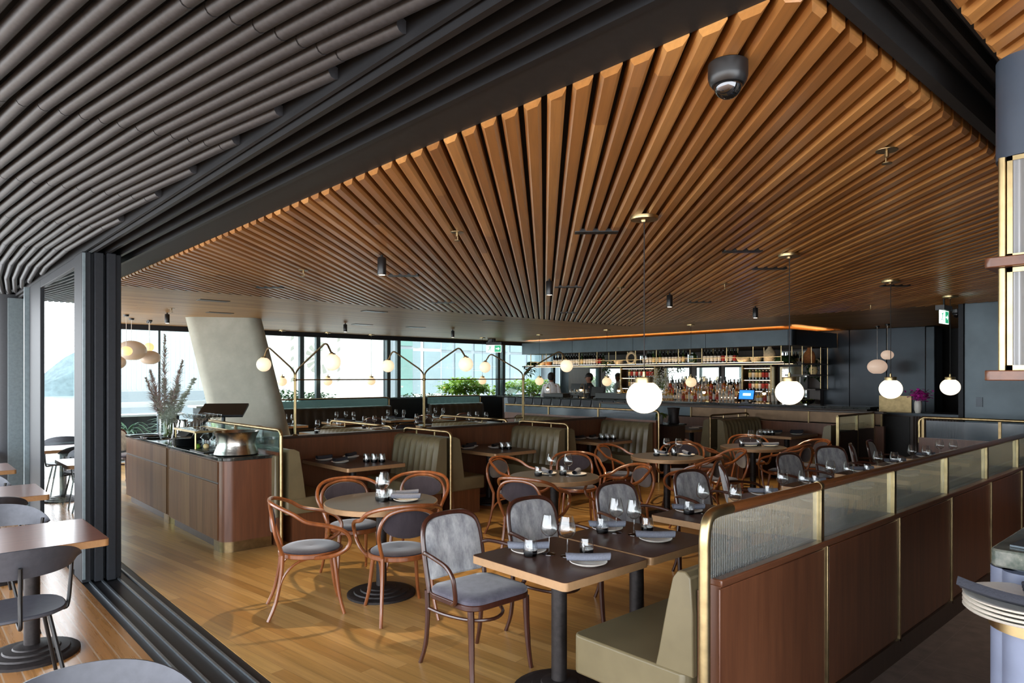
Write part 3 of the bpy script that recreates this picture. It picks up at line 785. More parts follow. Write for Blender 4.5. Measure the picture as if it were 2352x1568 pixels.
def make_square(wx, wy, name='square_table', edge='topedge', r=.025):
    def f():
        o = thing(name, None, 'table'); a, c = wx/2, wy/2
        b = MB(); b.prism(rrect(-a,-c,a,c,r,5), ZT-.04, ZT); t = obj('tabletop', b, M['top'], o, bevel=.002)
        outer, inner = rrect(-a-.003,-c-.003,a+.003,c+.003,r+.003,5), rrect(-a+.001,-c+.001,a-.001,c-.001,r,5); n = len(outer)
        b = MB(); vs = [(x,y,ZT-.042) for x,y in outer]+[(x,y,ZT-.002) for x,y in outer]+[(x,y,ZT-.0015) for x,y in inner]+[(x,y,ZT-.042) for x,y in inner]
        b.add(vs, [(k*n+i,k*n+(i+1)%n,((k+1)%4)*n+(i+1)%n,((k+1)%4)*n+i) for k in range(4) for i in range(n)]); obj('table_edge', b, M[edge], t)
        b = MB(); b.lathe([(.042,.06),(.042,ZT-.05),(.13,ZT-.045),(.13,ZT-.042)], 0,0,0,18); obj('pedestal', b, M['iron'], o)
        b = MB(); b.lathe(base_disc(.25), 0,0,0,32); obj('base', b, M['iron'], o)
        return o
    return f
# tableware: origin at the foot
def make_wine():
    o = thing('wine_glass', None, 'glass'); h = .215; n = 20
    b = MB(); b.lathe([(.0365,.0),(.036,.003),(.012,.008),(.0045,.014),(.0038,.05),(.0042,.088),(.009,.098)], 0,0,0,n); obj('foot', b, M['wine'], o)
    b = MB(); b.lathe([(.004,.096),(.02,.101),(.038,.116),(.0465,.136),(.045,.152),(.037,.19),(.0305,h),(.0298,h),(.036,.19),(.044,.152),(.0455,.136),(.037,.117),(.02,.103),(.001,.099)], 0,0,0,n); obj('bowl', b, M['wine'], o)
    return o
def make_tumbler():
    o = thing('water_tumbler', None, 'glass'); n = 18
    b = MB(); b.lathe([(.030,0),(.036,.004),(.0385,.02),(.0385,.032),(.035,.034),(.001,.030)], 0,0,0,n); obj('base', b, M['smoke'], o)
    b = MB(); b.lathe([(.0388,.028),(.0385,.05),(.033,.085),(.0315,.092),(.0308,.092),(.0322,.085),(.0375,.05),(.0378,.034)], 0,0,0,n); obj('bowl', b, M['wine'], o)
    return o
def make_plate(r=.098):
    def f():
        o = thing('side_plate', None, 'plate')
        b = MB(); b.lathe([(r*.62,0),(r*.7,.003),(r*.96,.013),(r,.017),(r-.003,.019),(r*.9,.0135),(r*.62,.006),(.001,.0055)], 0,0,0,30); obj('dish', b, M['ceramic'], o)
        return o
    return f
def make_plate1():
    r = .098; b = MB(); b.lathe([(r*.62,0),(r*.7,.003),(r*.96,.013),(r,.017),(r-.003,.019),(r*.9,.0135),(r*.62,.006),(.001,.0055)], 0,0,0,30)
    return tag(obj('side_plate', b, M['ceramic']), None, 'plate')
def make_napkin(matname, L=.225, R=.023):
    def f():
        b = MB(); n = 14
        def p(u, v):
            a = v*2*PI*1.35+.5; rr = R*(1-.32*v)
            x = (u-.5)*L*(1+.03*math.sin(a)); sag = .004*math.cos((u-.5)*PI)
            return (x, rr*math.cos(a)*1.25, R+.92*rr*math.sin(a)-sag)
        b.grid(p, 8, 30)
        b.mi = 0
        b.grid(lambda u, v: ((u-.5)*L*.96, (v-.5)*R*2.0, R*.75+R*.5*math.sin(v*PI)), 6, 6)
        return tag(obj('rolled_napkin', b, M[matname], sharp=60), None, 'napkin')
    return f
bentwood = Kind(make_bentwood); velvet = Kind(make_velvet)
round_t = Kind(make_round(.43)); square_t = Kind(make_square(.64,.69)); booth_t = Kind(make_square(.72,1.08,'booth_table'))
wine = Kind(make_wine); tumbler = Kind(make_tumbler); plate = Kind(make_plate1); napkin = Kind(make_napkin('napkin')); napkind = Kind(make_napkin('napkind', .2, .024))

VD = -math.radians(42.3)      # direction across the view: napkins lie along it
# ---------------------------------------------------------------- round tables and bentwood chairs
ORD = ['nearest', 'second', 'third', 'farthest']
RT = [(2.81,4.59), (4.758,4.62), (6.946,4.847), (8.80,4.73)]
RTN = ['round table nearest the counter', 'second round table from the counter', 'third round table from the counter', 'round table farthest from the counter']
for (x, y), nm in zip(RT, RTN):
    round_t((x,y,0), 0, 'bronze edged pedestal ' + nm, 'round dining tables')
RCH = [
 [(2.25,4.66,-22,'left side of'), (2.70,4.16,71,'near side of'), (2.86,5.12,-103,'left far side of'), (3.43,5.04,-140,'right far side of')],
 [(4.97,5.38,-75,'left far side of'), (4.27,4.44,22,'left near side of'), (5.74,5.22,-132,'far side of'), (5.33,4.26,158,'right side of')],
 [(6.87,5.50,-80,'left far side of'), (7.68,5.14,-155,'far side of'), (6.64,4.26,105,'near side of'), (7.42,4.40,140,'right side of')],
 [(8.38,5.20,-45,'left side of'), (8.74,4.22,92,'near side of'), (9.42,4.26,150,'right side of'), (9.36,5.10,-145,'far side of')]]
for nm, row in zip(RTN, RCH):
    for x, y, a, side in row:
        bentwood((x,y,0), math.radians(a-90), 'bentwood armchair at the %s the %s' % (side, nm), 'bentwood armchairs')
# ---------------------------------------------------------------- row of square tables and velvet chairs along the bench
ST = [2.318, 2.985, 3.92, 4.93, 5.81, 6.94, 7.90, 8.85]
NTH = ['nearest', 'second', 'third', 'fourth', 'fifth', 'sixth', 'seventh', 'last']
STN = ['%s bench-row table' % n for n in NTH]
for x, nm in zip(ST, STN): square_t((x+.32, 2.525, 0), 0, 'bronze edged square table, ' + nm.replace('table','table from the brass end post'), 'square tables along the bench')
VC = [(2.52,3.07,-90,0),(3.22,3.10,-92,1),(4.16,3.14,-96,2),(5.18,3.14,-98,3),(5.95,3.20,-55,4),(7.12,3.18,-98,5),(8.12,3.22,-118,6),(8.85,3.15,-70,7),(9.42,3.15,-80,7)]
for k, (x, y, a, i) in enumerate(VC):
    nm = 'farther chair at the last square table' if k == 8 else ('nearer chair at the last square table' if k == 7 else 'chair at the ' + STN[i])
    velvet((x,y,0), math.radians(a-90), 'silver grey velvet back ' + nm, 'velvet armchairs')
def setting(cx, cy, i, where, place, items, dark=False):
    """one place setting; items: offsets in metres for plate, napkin angle, wine glass, tumbler"""
    z = ZT
    (px_, py_), na, wg, tm = items
    plate((cx+px_, cy+py_, z), 0, 'cream side plate, %s of the %s' % (place, where), 'side plates')
    (napkind if dark else napkin)((cx+px_+.002, cy+py_+.004, z+.0145), na, 'rolled grey napkin, %s of the %s' % (place, where), 'rolled napkins')
    if wg: wine((cx+wg[0], cy+wg[1], z), rnd.uniform(0,6), 'stemmed wine glass, %s of the %s' % (place, where), 'wine glasses')
    if tm: tumbler((cx+tm[0], cy+tm[1], z), rnd.uniform(0,6), 'dark based tumbler, %s of the %s' % (place, where), 'water tumblers')
S = 1.032
t1 = (2.638, 2.525)
A = [(2.516*S,2.624*S),(2.555*S,2.519*S),(2.487*S,2.593*S)]; Bq = [(2.548*S,2.238*S),(2.594*S,2.425*S),(2.70*S,2.387*S)]
for i, (x, nm) in enumerate(zip(ST, STN)):
    cx, cy = x+.32, 2.525
    j = lambda s=.012: rnd.uniform(-s, s)
    if i == 0:
        ia = ((2.585-cx,2.705-cy), VD, (2.637-cx,2.600-cy), (2.535-cx,2.640-cy)); ib = ((2.645-cx,2.325-cy), VD, (2.677-cx,2.503-cy), (2.775-cx,2.452-cy))
    elif i == 1:
        ia = ((3.345-cx-.02,2.765-cy), VD, (3.303-cx,2.678-cy), (3.24-cx,2.735-cy)); ib = ((3.316-cx,2.393-cy), VD-.05, (3.337-cx,2.568-cy), (3.46-cx,2.56-cy))
    elif i == 2:
        ia = ((4.188-cx+.01,2.746-cy), VD+.03, (4.235-cx,2.655-cy), (4.13-cx,2.70-cy)); ib = ((.0,-.2), VD, (.10,-.06), (.2,-.08))
    else:
        ia = ((.0+j(),.2+j()), VD+j(.1), (.06+j(),.07+j()), (-.07+j(),.13+j())); ib = ((.02+j(),-.2+j()), VD+j(.1), (.1+j(),-.07+j()), (.16+j(),-.1+j()))
    setting(cx, cy, i, nm, 'chair-side place', ia); setting(cx, cy, i, nm, 'bench-side place', ib)
# round table settings
def rset(k, lst):
    nm = RTN[k]; cx, cy = RT[k]
    for q, it in enumerate(lst): setting(cx, cy, 0, nm, it[0], it[1])
rset(0, [('far place', ((.22,.02), VD+.25, (.045,.035), (.0,-.03))), ('near place', ((.14,-.13), VD, (-.02,-.06), (.07,-.03)))])
rset(1, [('left place', ((.02,.12), 1.1, (-.01,.03), (-.12,.10))), ('right place', ((.20,-.11), .55, (.09,-.10), (.10,-.02)))])
rset(2, [('left place', ((.05,.12), 1.2, (.02,.02), (-.09,.09))), ('right place', ((.24,-.12), .9, (.11,-.09), (.12,-.02)))])
rset(3, [('left place', ((-.02,.04), VD, (.05,.06), (-.12,.10))), ('right place', ((.18,-.16), VD, (.10,-.04), (.16,.0)))])
tumbler((RT[0][0]-.0, RT[0][1]+.02, ZT), 0, 'lower tumbler of the stacked pair on the round table nearest the counter', 'water tumblers')
tumbler((RT[0][0]-.0, RT[0][1]+.02, ZT+.0935), 0, 'upper tumbler of the stacked pair on the round table nearest the counter', 'water tumblers')
# ================================================================= PARTITION, BENCH, BOOTHS, COUNTER
def tuft_profile(n, xb0, xt0):
    pass
def tufted(mb, p0, du, dn, L, z0, z1, lean=.05, thick=.14, ch=.115, depth=.027):
    """channel tufted cushion: starts at p0, runs along du for L, faces dn, from z0 to z1, leaning back towards the top"""
    p0, du, dn = Vector(p0), Vector(du).normalized(), Vector(dn).normalized()
    nc = max(2, round(L/ch)); nu = nc*4
    zs = [0, .04, .5, .86, .95, 1.0]
    def f(u, v):
        a = (u*nc) % 1.0; q = depth*(1-abs(math.cos(PI*a))**1.5) if 0 < u < 1 else 0
        if v <= .72:
            t = v/.72; k = t
            off = q-lean*t; zz = z0+(z1-.03-z0)*t
            if t > .85: off -= .02*((t-.85)/.15)**2
        else:
            t = (v-.72)/.28; a2 = t*PI/2
            off = -lean-.02+q*(1-t)-(thick-.05)*t; zz = z1-.03+.03*math.sin(min(1,t*1.5)*PI/2)
        p = p0+du*(u*L)+dn*off; return (p.x, p.y, zz)
    mb.grid(f, nu, 12)
    # end caps and rear
    for u in (0, 1):
        b = len(mb.v); e = p0+du*(u*L)
        pr = [(0,z0),(-lean*.5,(z0+z1)/2),(-lean,z1-.03),(-lean-.06,z1),(-thick-.01,z1),(-thick-.01,z0)]
        for off, zz in pr: q = e+dn*off; mb.v.append((q.x,q.y,zz))
        mb.face([b+i for i in range(6)] if u else [b+5-i for i in range(6)])
    b = len(mb.v)
    for u in (0,1):
        for zz in (z0,z1): q = p0+du*(u*L)+dn*(-thick-.01); mb.v.append((q.x,q.y,zz))
    mb.face([b,b+1,b+3,b+2])
    return mb
# ---- long partition with fluted glass
po = thing('glazed_partition', 'long timber partition with fluted glass top and brass posts behind the bench', 'partition')
YP = 1.50; XS = [2.42,3.446,4.452,5.472,6.501,7.53,8.55,9.57,10.05]
m = MB(); m.box(2.47, YP-.035, .12, 10.08, YP+.035, .84); obj('core_panel', m, M['panel'], po)
m = MB(); m.box(2.47, YP-.05, 0, 10.08, YP+.04, .12); obj('plinth', m, M['darkwood'], po)
m = MB(); m.box(2.46, YP-.045, .835, 10.08, YP+.03, .865); obj('cap_rail', m, M['panel_x'], po, bevel=.006)
for a, c in zip(XS, XS[1:]):
    k = MB(); k.box(a+.03, YP-.042, .13, c-.03, YP-.034, .83); obj('timber_panel', k, M['panel'], po, bevel=.003)
    k = MB(); k.box(a+.03, YP-.005, .865, c-.03, YP+.005, 1.115); obj('glass_pane', k, M['fluted'], po)
m = MB(); m.tube(smooth([(2.405,YP,0),(2.405,YP,.6),(2.405,YP,.95),(2.408,YP,1.04),(2.43,YP,1.105),(2.485,YP,1.128),(2.6,YP,1.13)], 5), .0235, 12); obj('end_post', m, M['brass'], po)
m = MB(); m.tube([(2.60,YP,1.13),(10.05,YP,1.13)], .0235, 12); obj('handrail', m, M['railwood'], po)
m = MB(); m.tube([(3.43,YP,1.13),(3.46,YP,1.13)], .025, 12); obj('rail_collar', m, M['brass'], po)
for x in XS[1:-1]:
    k = MB(); k.box(x-.017, YP-.022, .83, x+.017, YP+.022, 1.115); k.box(x-.009, YP-.05, .10, x+.009, YP-.03, .84); obj('brass_post', k, M['brass'], po, bevel=.002)
# ---- leather bench along it
bo = thing('leather_bench', 'olive leather bench running along the timber partition', 'bench')
m = MB(); m.box(2.47, 1.62, .0, 10.0, 2.10, .26); obj('bench_base', m, M['darkwood'], bo)

m = MB(); m.prism(rrect(2.43,1.60,10.0,2.24,.04,3), .26, .445); obj('seat_cushion', m, M['leather'], bo, bevel=.02)
def backprof(): return [(1.60,.44),(1.76,.44),(1.745,.50),(1.70,.72),(1.672,.835),(1.648,.868),(1.61,.872),(1.585,.85),(1.575,.70),(1.572,.44)]
m = MB(); m.extrude_x(backprof(), 2.435, 10.0); obj('backrest', m, M['leather'], bo, bevel=.006)
m = MB(); m.box(2.462, 1.553, .05, 10.0, 1.568, .80); obj('back_board', m, M['panel_x'], bo)
# ---- return screen at the far end of the bench
ro = thing('glass_screen', 'brass framed fluted glass screen closing the far end of the bench', 'screen')
m = MB(); m.box(10.13, 1.4, 0, 10.19, 3.08, .86); obj('timber_panel', m, M['panel'], ro)
m = MB(); m.box(10.155, 1.4, .875, 10.165, 3.0, 1.10); obj('glass_pane', m, M['steelglass'], ro)
m = MB(); m.tube(smooth([(10.16,3.08,.80),(10.16,3.08,.95),(10.16,3.08,1.07),(10.16,3.06,1.115),(10.16,3.01,1.135),(10.16,2.9,1.138),(10.16,1.4,1.138)], 4), .02, 10); obj('brass_rail', m, M['brass'], ro)
for y in (2.17, 3.02): m = MB(); m.box(10.14, y, .86, 10.18, y+.03, 1.12); obj('brass_post', m, M['brassd'], ro)
m = MB(); m.box(10.12, 1.4, .85, 10.2, 3.08, .875); obj('cap_rail', m, M['panel'], ro)
# ---- booths: back-to-back leather seats between brass posts
XB = [2.89, 4.93, 6.97, 9.00]; YB0, YB1 = 6.50, 7.52
wl = thing('booth_wall', 'red brown timber wall behind the row of booths', 'partition')
m = MB(); m.box(2.92, YB1+.0, .0, 9.0, YB1+.08, .97); obj('timber_panel', m, M['panel'], wl)
m = MB(); m.box(2.9, YB1-.015, .97, 9.0, YB1+.095, 1.0); obj('cap_rail', m, M['darkwood'], wl, bevel=.004)
def bench(x, sgn, y0, y1, label, outer=.0, back=True):
    y1 -= .025
    """booth bench: back plane at x, facing sgn (+1 = +x)"""
    o = thing('booth_bench', label, 'bench', group='olive leather booth benches')
    a, b_ = (x+sgn*.02, x+sgn*.56)
    m = MB(); m.box(x+sgn*.10, y0+.06, 0, x+sgn*.50, y1, .30); obj('bench_base', m, M['panel'], o)
    lo, hi = min(a,b_), max(a,b_)
    m = MB(); m.prism(rrect(lo, y0+.02, hi, y1, .03, 3), .30, .46); obj('seat_cushion', m, M['leather'], o, bevel=.018)
    m = MB(); tufted(m, (x+sgn*.225, y0+.02 if sgn < 0 else y1, 0), (0, 1 if sgn < 0 else -1, 0), (sgn,0,0), y1-y0-.02, .45, .955, .07, .165); obj('backrest', m, M['leather'], o, sharp=55)
    return o
def loop_rail(x, y0, y1, label, z=1.02, posts=(.33,.72), zb=.97, foot=0.0, name='brass_loop_rail'):
    o = thing(name, label, 'rail', group='brass loop rails over the booths')
    m = MB(); m.tube(smooth([(x,y0,foot),(x,y0,z*.5),(x,y0,z-.12),(x,y0,z-.05),(x,y0+.02,z-.015),(x,y0+.07,z),(x,y0+.2,z)], 4)+[Vector((x,y1-.12,z))]+smooth([(x,y1-.07,z),(x,y1-.02,z-.012),(x,y1,z-.04),(x,y1,zb)], 3), .0165, 10); obj('rail_tube', m, M['brass'], o)
    for t in posts:
        m = MB(); yy = y0+(y1-y0)*t; m.tube([(x,yy,zb-.01),(x,yy,z-.01)], .009, 8); obj('rail_stub', m, M['brass'], o)
    return o
BN = ['booth next to the counter', 'second booth from the counter', 'third booth from the counter']
for i in range(3):
    bench(XB[i]-.005, 1, YB0, YB1, 'olive tufted leather bench, left side of the ' + BN[i])
    bench(XB[i+1]+.005, -1, YB0, YB1, 'olive tufted leather bench, right side of the ' + BN[i])
    cx = (XB[i]+XB[i+1])/2-.02
    booth_t((cx, 6.97, 0), 0, 'dark booth table in the ' + BN[i], 'booth tables')
    pl_ = [(-.20,.30),(-.17,-.02),(.16,.33)] if i == 0 else [(-.22,.18),(-.05,.32),(.12,.02)] if i == 1 else [(-.12,.1),(.12,.05),(-.1,.4)]
    for q, (dx, dy) in enumerate(pl_):
        nm = ['left', 'middle', 'right'][q]
        plate((cx+dx, 6.97+dy, ZT), 0, 'cream side plate, %s place in the %s' % (nm, BN[i]), 'side plates')
        napkind((cx+dx, 6.97+dy, ZT+.0145), VD+.9+q*.2, 'dark rolled napkin on the %s plate in the %s' % (nm, BN[i]), 'rolled napkins')
    k = 0
    for a in range(3):
        for b_ in range(2 if i != 1 else 2):
            if i == 1 and a == 2: continue
            k += 1; tumbler((cx+.06+a*.066+b_*.038, 6.97-.20-a*.056+b_*.066, ZT), 0, '%s tumbler from left, %s row, in the %s' % (ordinal(a+1), ['near','far'][b_], BN[i]), 'tumblers on the table in the ' + BN[i])
loop_rail(XB[1], YB0, YB1-.03, 'brass loop rail between the first and second booths')
loop_rail(XB[2], YB0, YB1-.03, 'brass loop rail between the second and third booths')
# taller glazed screens at both ends of the booth row
def glass_screen(x, y0, y1, label, zt, zg, npan, mat='greenglass', wallz=.97, wall=True):
    o = thing('glass_screen', label, 'screen')
    m = MB(); m.tube(smooth([(x,y0,0),(x,y0,zt*.5),(x,y0,zt-.1),(x,y0,zt-.045),(x,y0+.02,zt-.012),(x,y0+.06,zt),(x,y0+.2,zt)], 4)+[Vector((x,y1,zt))], .018, 10); obj('brass_rail', m, M['brass'], o)
    for i in range(npan):
        a = y0+.05+(y1-y0-.05)*i/npan; c = y0+.05+(y1-y0-.05)*(i+1)/npan
        m = MB(); m.box(x-.005, a+.01, zg, x+.005, c-.01, zt-.02); obj('glass_pane', m, M[mat], o)
        if i: m = MB(); m.box(x-.015, a-.014, zg-.02, x+.015, a+.014, zt-.01); obj('brass_post', m, M['brassd'], o)
    if wall:
        m = MB(); m.box(x-.03, y0+.03, 0, x+.03, y1, zg); obj('timber_panel', m, M['panel'], o)
    return o
glass_screen(XB[0]-.03, 6.54, 8.9, 'brass railed glass screen between the service counter and first booth', 1.147, .93, 2, wall=True)
glass_screen(XB[3]+.02, 6.45, 10.1, 'long brass railed glass screen at the far end of the booth row', 1.135, .985, 3, mat='steelglass')
m = MB(); m.prism(rrect(2.80,6.56,2.855,7.4,.02,3), .28, .90); tag(obj('leather_end_pad', m, M['leather'], bevel=.015), 'slim olive leather pad wrapped on the counter side of the first brass post', 'pad')
# ---- second row of booths behind the wall
for i in range(2):
    x = XB[i+1]-.02
    bench(x-.005, -1, 7.66, 9.5, 'olive tufted leather bench behind the booth wall, %s lamp post' % ['right of the first','right of the second'][i])
    loop_rail(x+.0, 7.75, 9.45, 'brass loop rail on the %s rear bench behind the booth wall' % ['nearer','farther'][i], 1.02, (.35,.75), .965, .962)
bench(XB[3]-.06, -1, 7.66, 9.6, 'olive tufted leather bench behind the booth wall, against the long glass screen')
# ---- Y shaped globe lamps on the booth wall
def make_ylamp():
    o = thing('globe_lamp_post', None, 'lamp')
    for s in (1,-1):
        m = MB(); m.tube(smooth([(0,s*.014,1.0),(0,s*.014,1.3),(0,s*.014,1.66),(0,s*.035,1.735),(0,s*.12,1.79)], 4)+smooth([(0,s*.40,1.905),(0,s*.66,2.01),(0,s*.735,2.035),(0,s*.79,2.025),(0,s*.83,1.99),(0,s*.885,1.93)], 4), .0105, 8); obj('lamp_pole', m, M['brassd'], o)
        m = MB(); m.lathe([(.034,-.012),(.036,.012),(.012,.02),(.008,.03)], 0, s*.90, 1.915, 16); a = obj('globe_cap', m, M['brassd'], o)
        m = MB(); m.sphere((0, s*.90, 1.835), .09, nu=24, nv=14); obj('globe', m, M['globedim'], o)
    m = MB(); m.lathe([(.02,1.63),(.024,1.635),(.024,1.655),(.02,1.66)], 0,0,0,12); obj('collar', m, M['brassd'], o)
    m = MB(); m.lathe([(.035,1.0),(.03,1.01),(.02,1.015)], 0,0,0,14); obj('foot', m, M['brassd'], o)
    return o
ylamp = Kind(make_ylamp); XL = [3.473, 5.286, 7.11]
for x, nm in zip(XL, ('nearest the leaning concrete column','in the middle of the booth wall','nearest the bar')): ylamp((x,7.56,0), 0, 'brass lamp post with two opal globes, ' + nm, 'globe lamp posts on the booth wall')
for z, lb in ((1.645,'thin dark rod joining the lamp posts at their fork'),(1.06,'thin dark rod joining the lamp posts above the booth wall')):
    m = MB(); m.tube([(XL[0],7.56,z),(XL[2],7.56,z)], .007, 8); tag(obj('tie_rod', m, M['brassd']), lb, 'rod')
# ---- service counter
def cabinet(x0, y0, x1, y1, z1, label, lead=True):
    o = thing('service_cabinet', label, 'cabinet'); r = .11
    poly = []
    for i in range(9):
        a = PI+PI/2*i/8; poly.append((x0+r+r*math.cos(a), y0+r+r*math.sin(a)))
    poly += [(x1,y0),(x1,y1),(x0,y1)]
    ins = lambda d: [(min(max(x, x0+d), x1-d), y+(d if y < (y0+y1)/2 else 0)) for x, y in poly]
    m = MB(); m.prism(poly, .10, z1); obj('cabinet_body', m, M['panel'] if lead else M['walnut'], o)
    m = MB(); m.prism([(x+.004 if x < x0+.2 else x, y) for x, y in poly[:9]]+[(x1,y0),(x1,y0+.25),(x0+.004,y0+.25)], 0, .10); obj('brass_plinth', m, M['brassd'], o)
    m = MB(); m.box(x0+.05, y0+.25, 0, x1, y1, .1); obj('recessed_base', m, M['darkwood'], o)
    m = MB(); m.box(x0-.012, y0+r, .11, x0+.003, y1-.005, z1-.225); obj('door', m, M['walnut'], o, bevel=.003)
    m = MB(); m.box(x0-.012, y0+r, z1-.205, x0+.003, y1-.005, z1-.01); obj('drawer', m, M['walnut'], o, bevel=.003)
    m = MB(); m.box(x0-.006, y0+r, z1-.223, x0+.002, y1-.005, z1-.207); obj('finger_pull', m, M['darkwood'], o)
    return o
cabinet(2.325, 6.63, 2.80, 8.28, .872, 'walnut service cabinet with rounded red brown end, nearest the door track')
cabinet(2.345, 8.34, 2.83, 10.25, .872, 'farther walnut service cabinet under the flower vase', False)
for y0, y1, x0, lb in ((6.615,8.30,2.31,'dark marble top on the nearer service cabinet'),(8.32,10.27,2.33,'dark marble top on the farther service cabinet')):
    pts = [(x0+.11-.11*math.cos(a*PI/16), y0+.11-.11*math.sin(a*PI/16)) for a in range(9)]+[(x0+.53,y0),(x0+.53,y1),(x0,y1)]
    m = MB(); m.prism(pts, .875, .905); tag(obj('worktop', m, M['stone'], bevel=.003), lb, 'worktop')
# ================================================================= BAR
# steel hood over the bar with strip lights, hanging shelf, bottles
hood = thing('bar_hood', 'long grey blue steel hood hanging from the ceiling over the bar', 'hood')
HX, HY0, HY1, HZ0, HZ1 = 13.35, 6.30, 14.25, 2.315, 2.632
hy = [HY0+.12, 8.3, 10.3, 12.3, HY1]
pts = [(15.40,HY0)]+[(HX+.12+.12*math.cos(a), HY0+.12+.12*math.sin(a)) for a in [1.5*PI-PI/2*i/6 for i in range(7)]]
m = MB(); m.box(HX+.012, HY0+.1, HZ0, HX+.05, HY1, HZ1); m.box(HX+.05, HY0+.1, HZ0, 15.40, HY1, HZ0+.03); m.box(HX+.15, HY0+.15, HZ0+.03, HX+.2, HY1-.05, HZ1-.06); obj('hood_frame', m, M['black'], hood)
for a, c in zip(hy, hy[1:]):
    k = MB(); k.box(HX-.004, a+.004, HZ0, HX+.012, c-.004, HZ1); obj('steel_panel', k, M['steel2'], hood, bevel=.002)
k = MB()
prof = [(HX+.12+.124*math.cos(a), HY0+.12+.124*math.sin(a)) for a in [PI+PI/2*i/8 for i in range(9)]]+[(15.40,HY0-.004),(15.40,HY0+.02)]+[(HX+.12+.10*math.cos(a), HY0+.12+.10*math.sin(a)) for a in [1.5*PI-PI/2*i/8 for i in range(9)]]
k.prism(prof, HZ0, HZ1); obj('rounded_end', k, M['steel'], hood, sharp=50)
k = MB(); k.box(HX+.16, HY0+.3, HZ1-.06, HX+.18, HY1-.1, HZ1-.04); k.box(HX+.3, HY0+.16, HZ1-.06, 15.2, HY0+.18, HZ1-.04); obj('strip_light', k, M['led'], hood)
sh = thing('hanging_shelf', 'brass rodded bottle shelf hanging under the bar hood', 'shelf')
SX0, SX1, SZ = 13.45, 13.95, 1.985
m = MB(); m.box(SX0, HY0+.25, SZ-.03, SX1, 14.35, SZ); obj('shelf_board', m, M['darkwood'], sh)
fy = [6.62+i*.615 for i in range(13)]
for i, y in enumerate(fy):
    for x in (SX0+.015, SX1-.015):
        k = MB(); k.tube([(x, y, SZ), (x, y, HZ0)], .011, 8); obj('hanger_rod', k, M['brass'], sh)
k = MB(); k.tube([(SX0+.012, fy[0], SZ+.11), (SX0+.012, fy[-1], SZ+.11)], .006, 6); obj('guard_rail', k, M['brass'], sh)
k = MB(); k.box(SX1-.03, HY0+.3, SZ-.038, SX1-.01, 14.3, SZ-.030); obj('strip_light', k, M['led3'], sh)
k = MB(); k.box(SX0+.05, HY0+.3, SZ, SX0+.065, 14.3, SZ+.006); obj('strip_light', k, M['led2'], sh)
es = thing('end_shelves', 'short stepped shelves with plants at the right end of the bar', 'shelf')
for x0, x1, z in ((14.0,15.2,SZ-.02),(14.3,15.2,1.73),(14.6,15.2,1.42)):
    k = MB(); k.box(x0, 6.42, z-.03, x1, 6.95, z); obj('shelf_board', k, M['darkwood'], es)
for x, z in ((14.02,HZ0),(14.45,HZ0),(14.9,HZ0),(15.25,HZ0)):
    k = MB(); k.tube([(x, 6.44, 1.4 if x > 14.5 else 1.72), (x, 6.44, z)], .010, 8); obj('hanger_rod', k, M['brass'], es)
# back wall of the bar: mirrors and panels
bw = thing('back_bar', 'mirrored back bar cabinet with shelves behind the bar counter', 'cabinet')
m = MB(); m.box(15.25, 6.6, 0, 15.42, 14.2, 2.30); obj('back_panel', m, M['darkwood'], bw)
for a, c in ((6.85,7.55),(8.35,8.95),(9.05,9.75),(9.9,10.75),(12.0,12.75),(12.95,13.35)):
    k = MB(); k.box(15.225, a, 1.12, 15.248, c, 1.95); f = obj('mirror_frame', k, M['black'], bw)
    k = MB(); k.box(15.215, a+.04, 1.16, 15.226, c-.04, 1.91); obj('mirror', k, M['mirror'], f)
for a, c in ((6.9,7.5),(8.65,9.0),(9.95,10.9),(10.9,11.5)):  # mirror strips added in place of the bright windows behind the shelf bottles
    k = MB(); k.box(15.22, a, 2.03, 15.248, c, 2.27); obj('mirror', k, M['mirror'], bw)
m = MB(); m.box(14.75, 6.6, 0, 15.24, 13.5, 1.05); obj('base_cabinet', m, M['darkwood'], bw)
m = MB(); m.box(14.70, 6.55, 1.05, 15.24, 13.55, 1.08); obj('base_top', m, M['stone'], bw)
for a, c, zz in ((7.62,8.3,(1.36,1.62,1.90)),(10.85,11.95,(1.38,1.66,1.92))):
    for z in zz:
        k = MB(); k.box(14.98, a, z-.02, 15.22, c, z); s_ = obj('shelf_board', k, M['darkwood'], bw)
        k2 = MB(); k2.box(15.0, a+.02, z-.028, 15.02, c-.02, z-.02); obj('strip_light', k2, M['led2'], s_)
    for y in (a-.02, c+.02):
        k = MB(); k.box(14.96, y-.02, 1.08, 15.22, y+.02, 1.95); obj('shelf_upright', k, M['brassd'], bw)
for i, (x0, z) in enumerate(((14.88,1.20),(15.02,1.33))):
    k = MB(); k.box(x0, 8.4, 1.08, 15.2, 10.7, z); s_ = obj('bottle_step', k, M['darkwood'], bw)
    k2 = MB(); k2.box(x0-.006, 8.42, z-.03, x0, 10.68, z-.012); obj('strip_light', k2, M['led2'], s_)
# bar counter
bc = thing('bar_counter', 'long dark bar counter with marble top in front of the back bar', 'counter')
m = MB(); m.box(12.48, 4.6, 0, 12.95, 14.1, 1.12); obj('counter_front', m, M['darkwood'], bc)
m = MB(); m.box(12.35, 4.5, 1.12, 13.03, 14.2, 1.16); obj('counter_top', m, M['stone'], bc, bevel=.004)
m = MB(); m.box(12.36, 9.6, .70, 12.48, 13.9, 1.118); obj('white_fascia', m, M['facadegrey'], bc)
for i in range(12):
    y = 9.9+i*.335; k = MB(); n = 12
    pr = [(y+.15*math.cos(a), 1.117+.24*math.sin(a)) for a in [PI+PI*j/n for j in range(n+1)]]
    k.extrude_x(pr, 12.33, 12.36); obj('scallop_tile', k, M['planter'], bc)
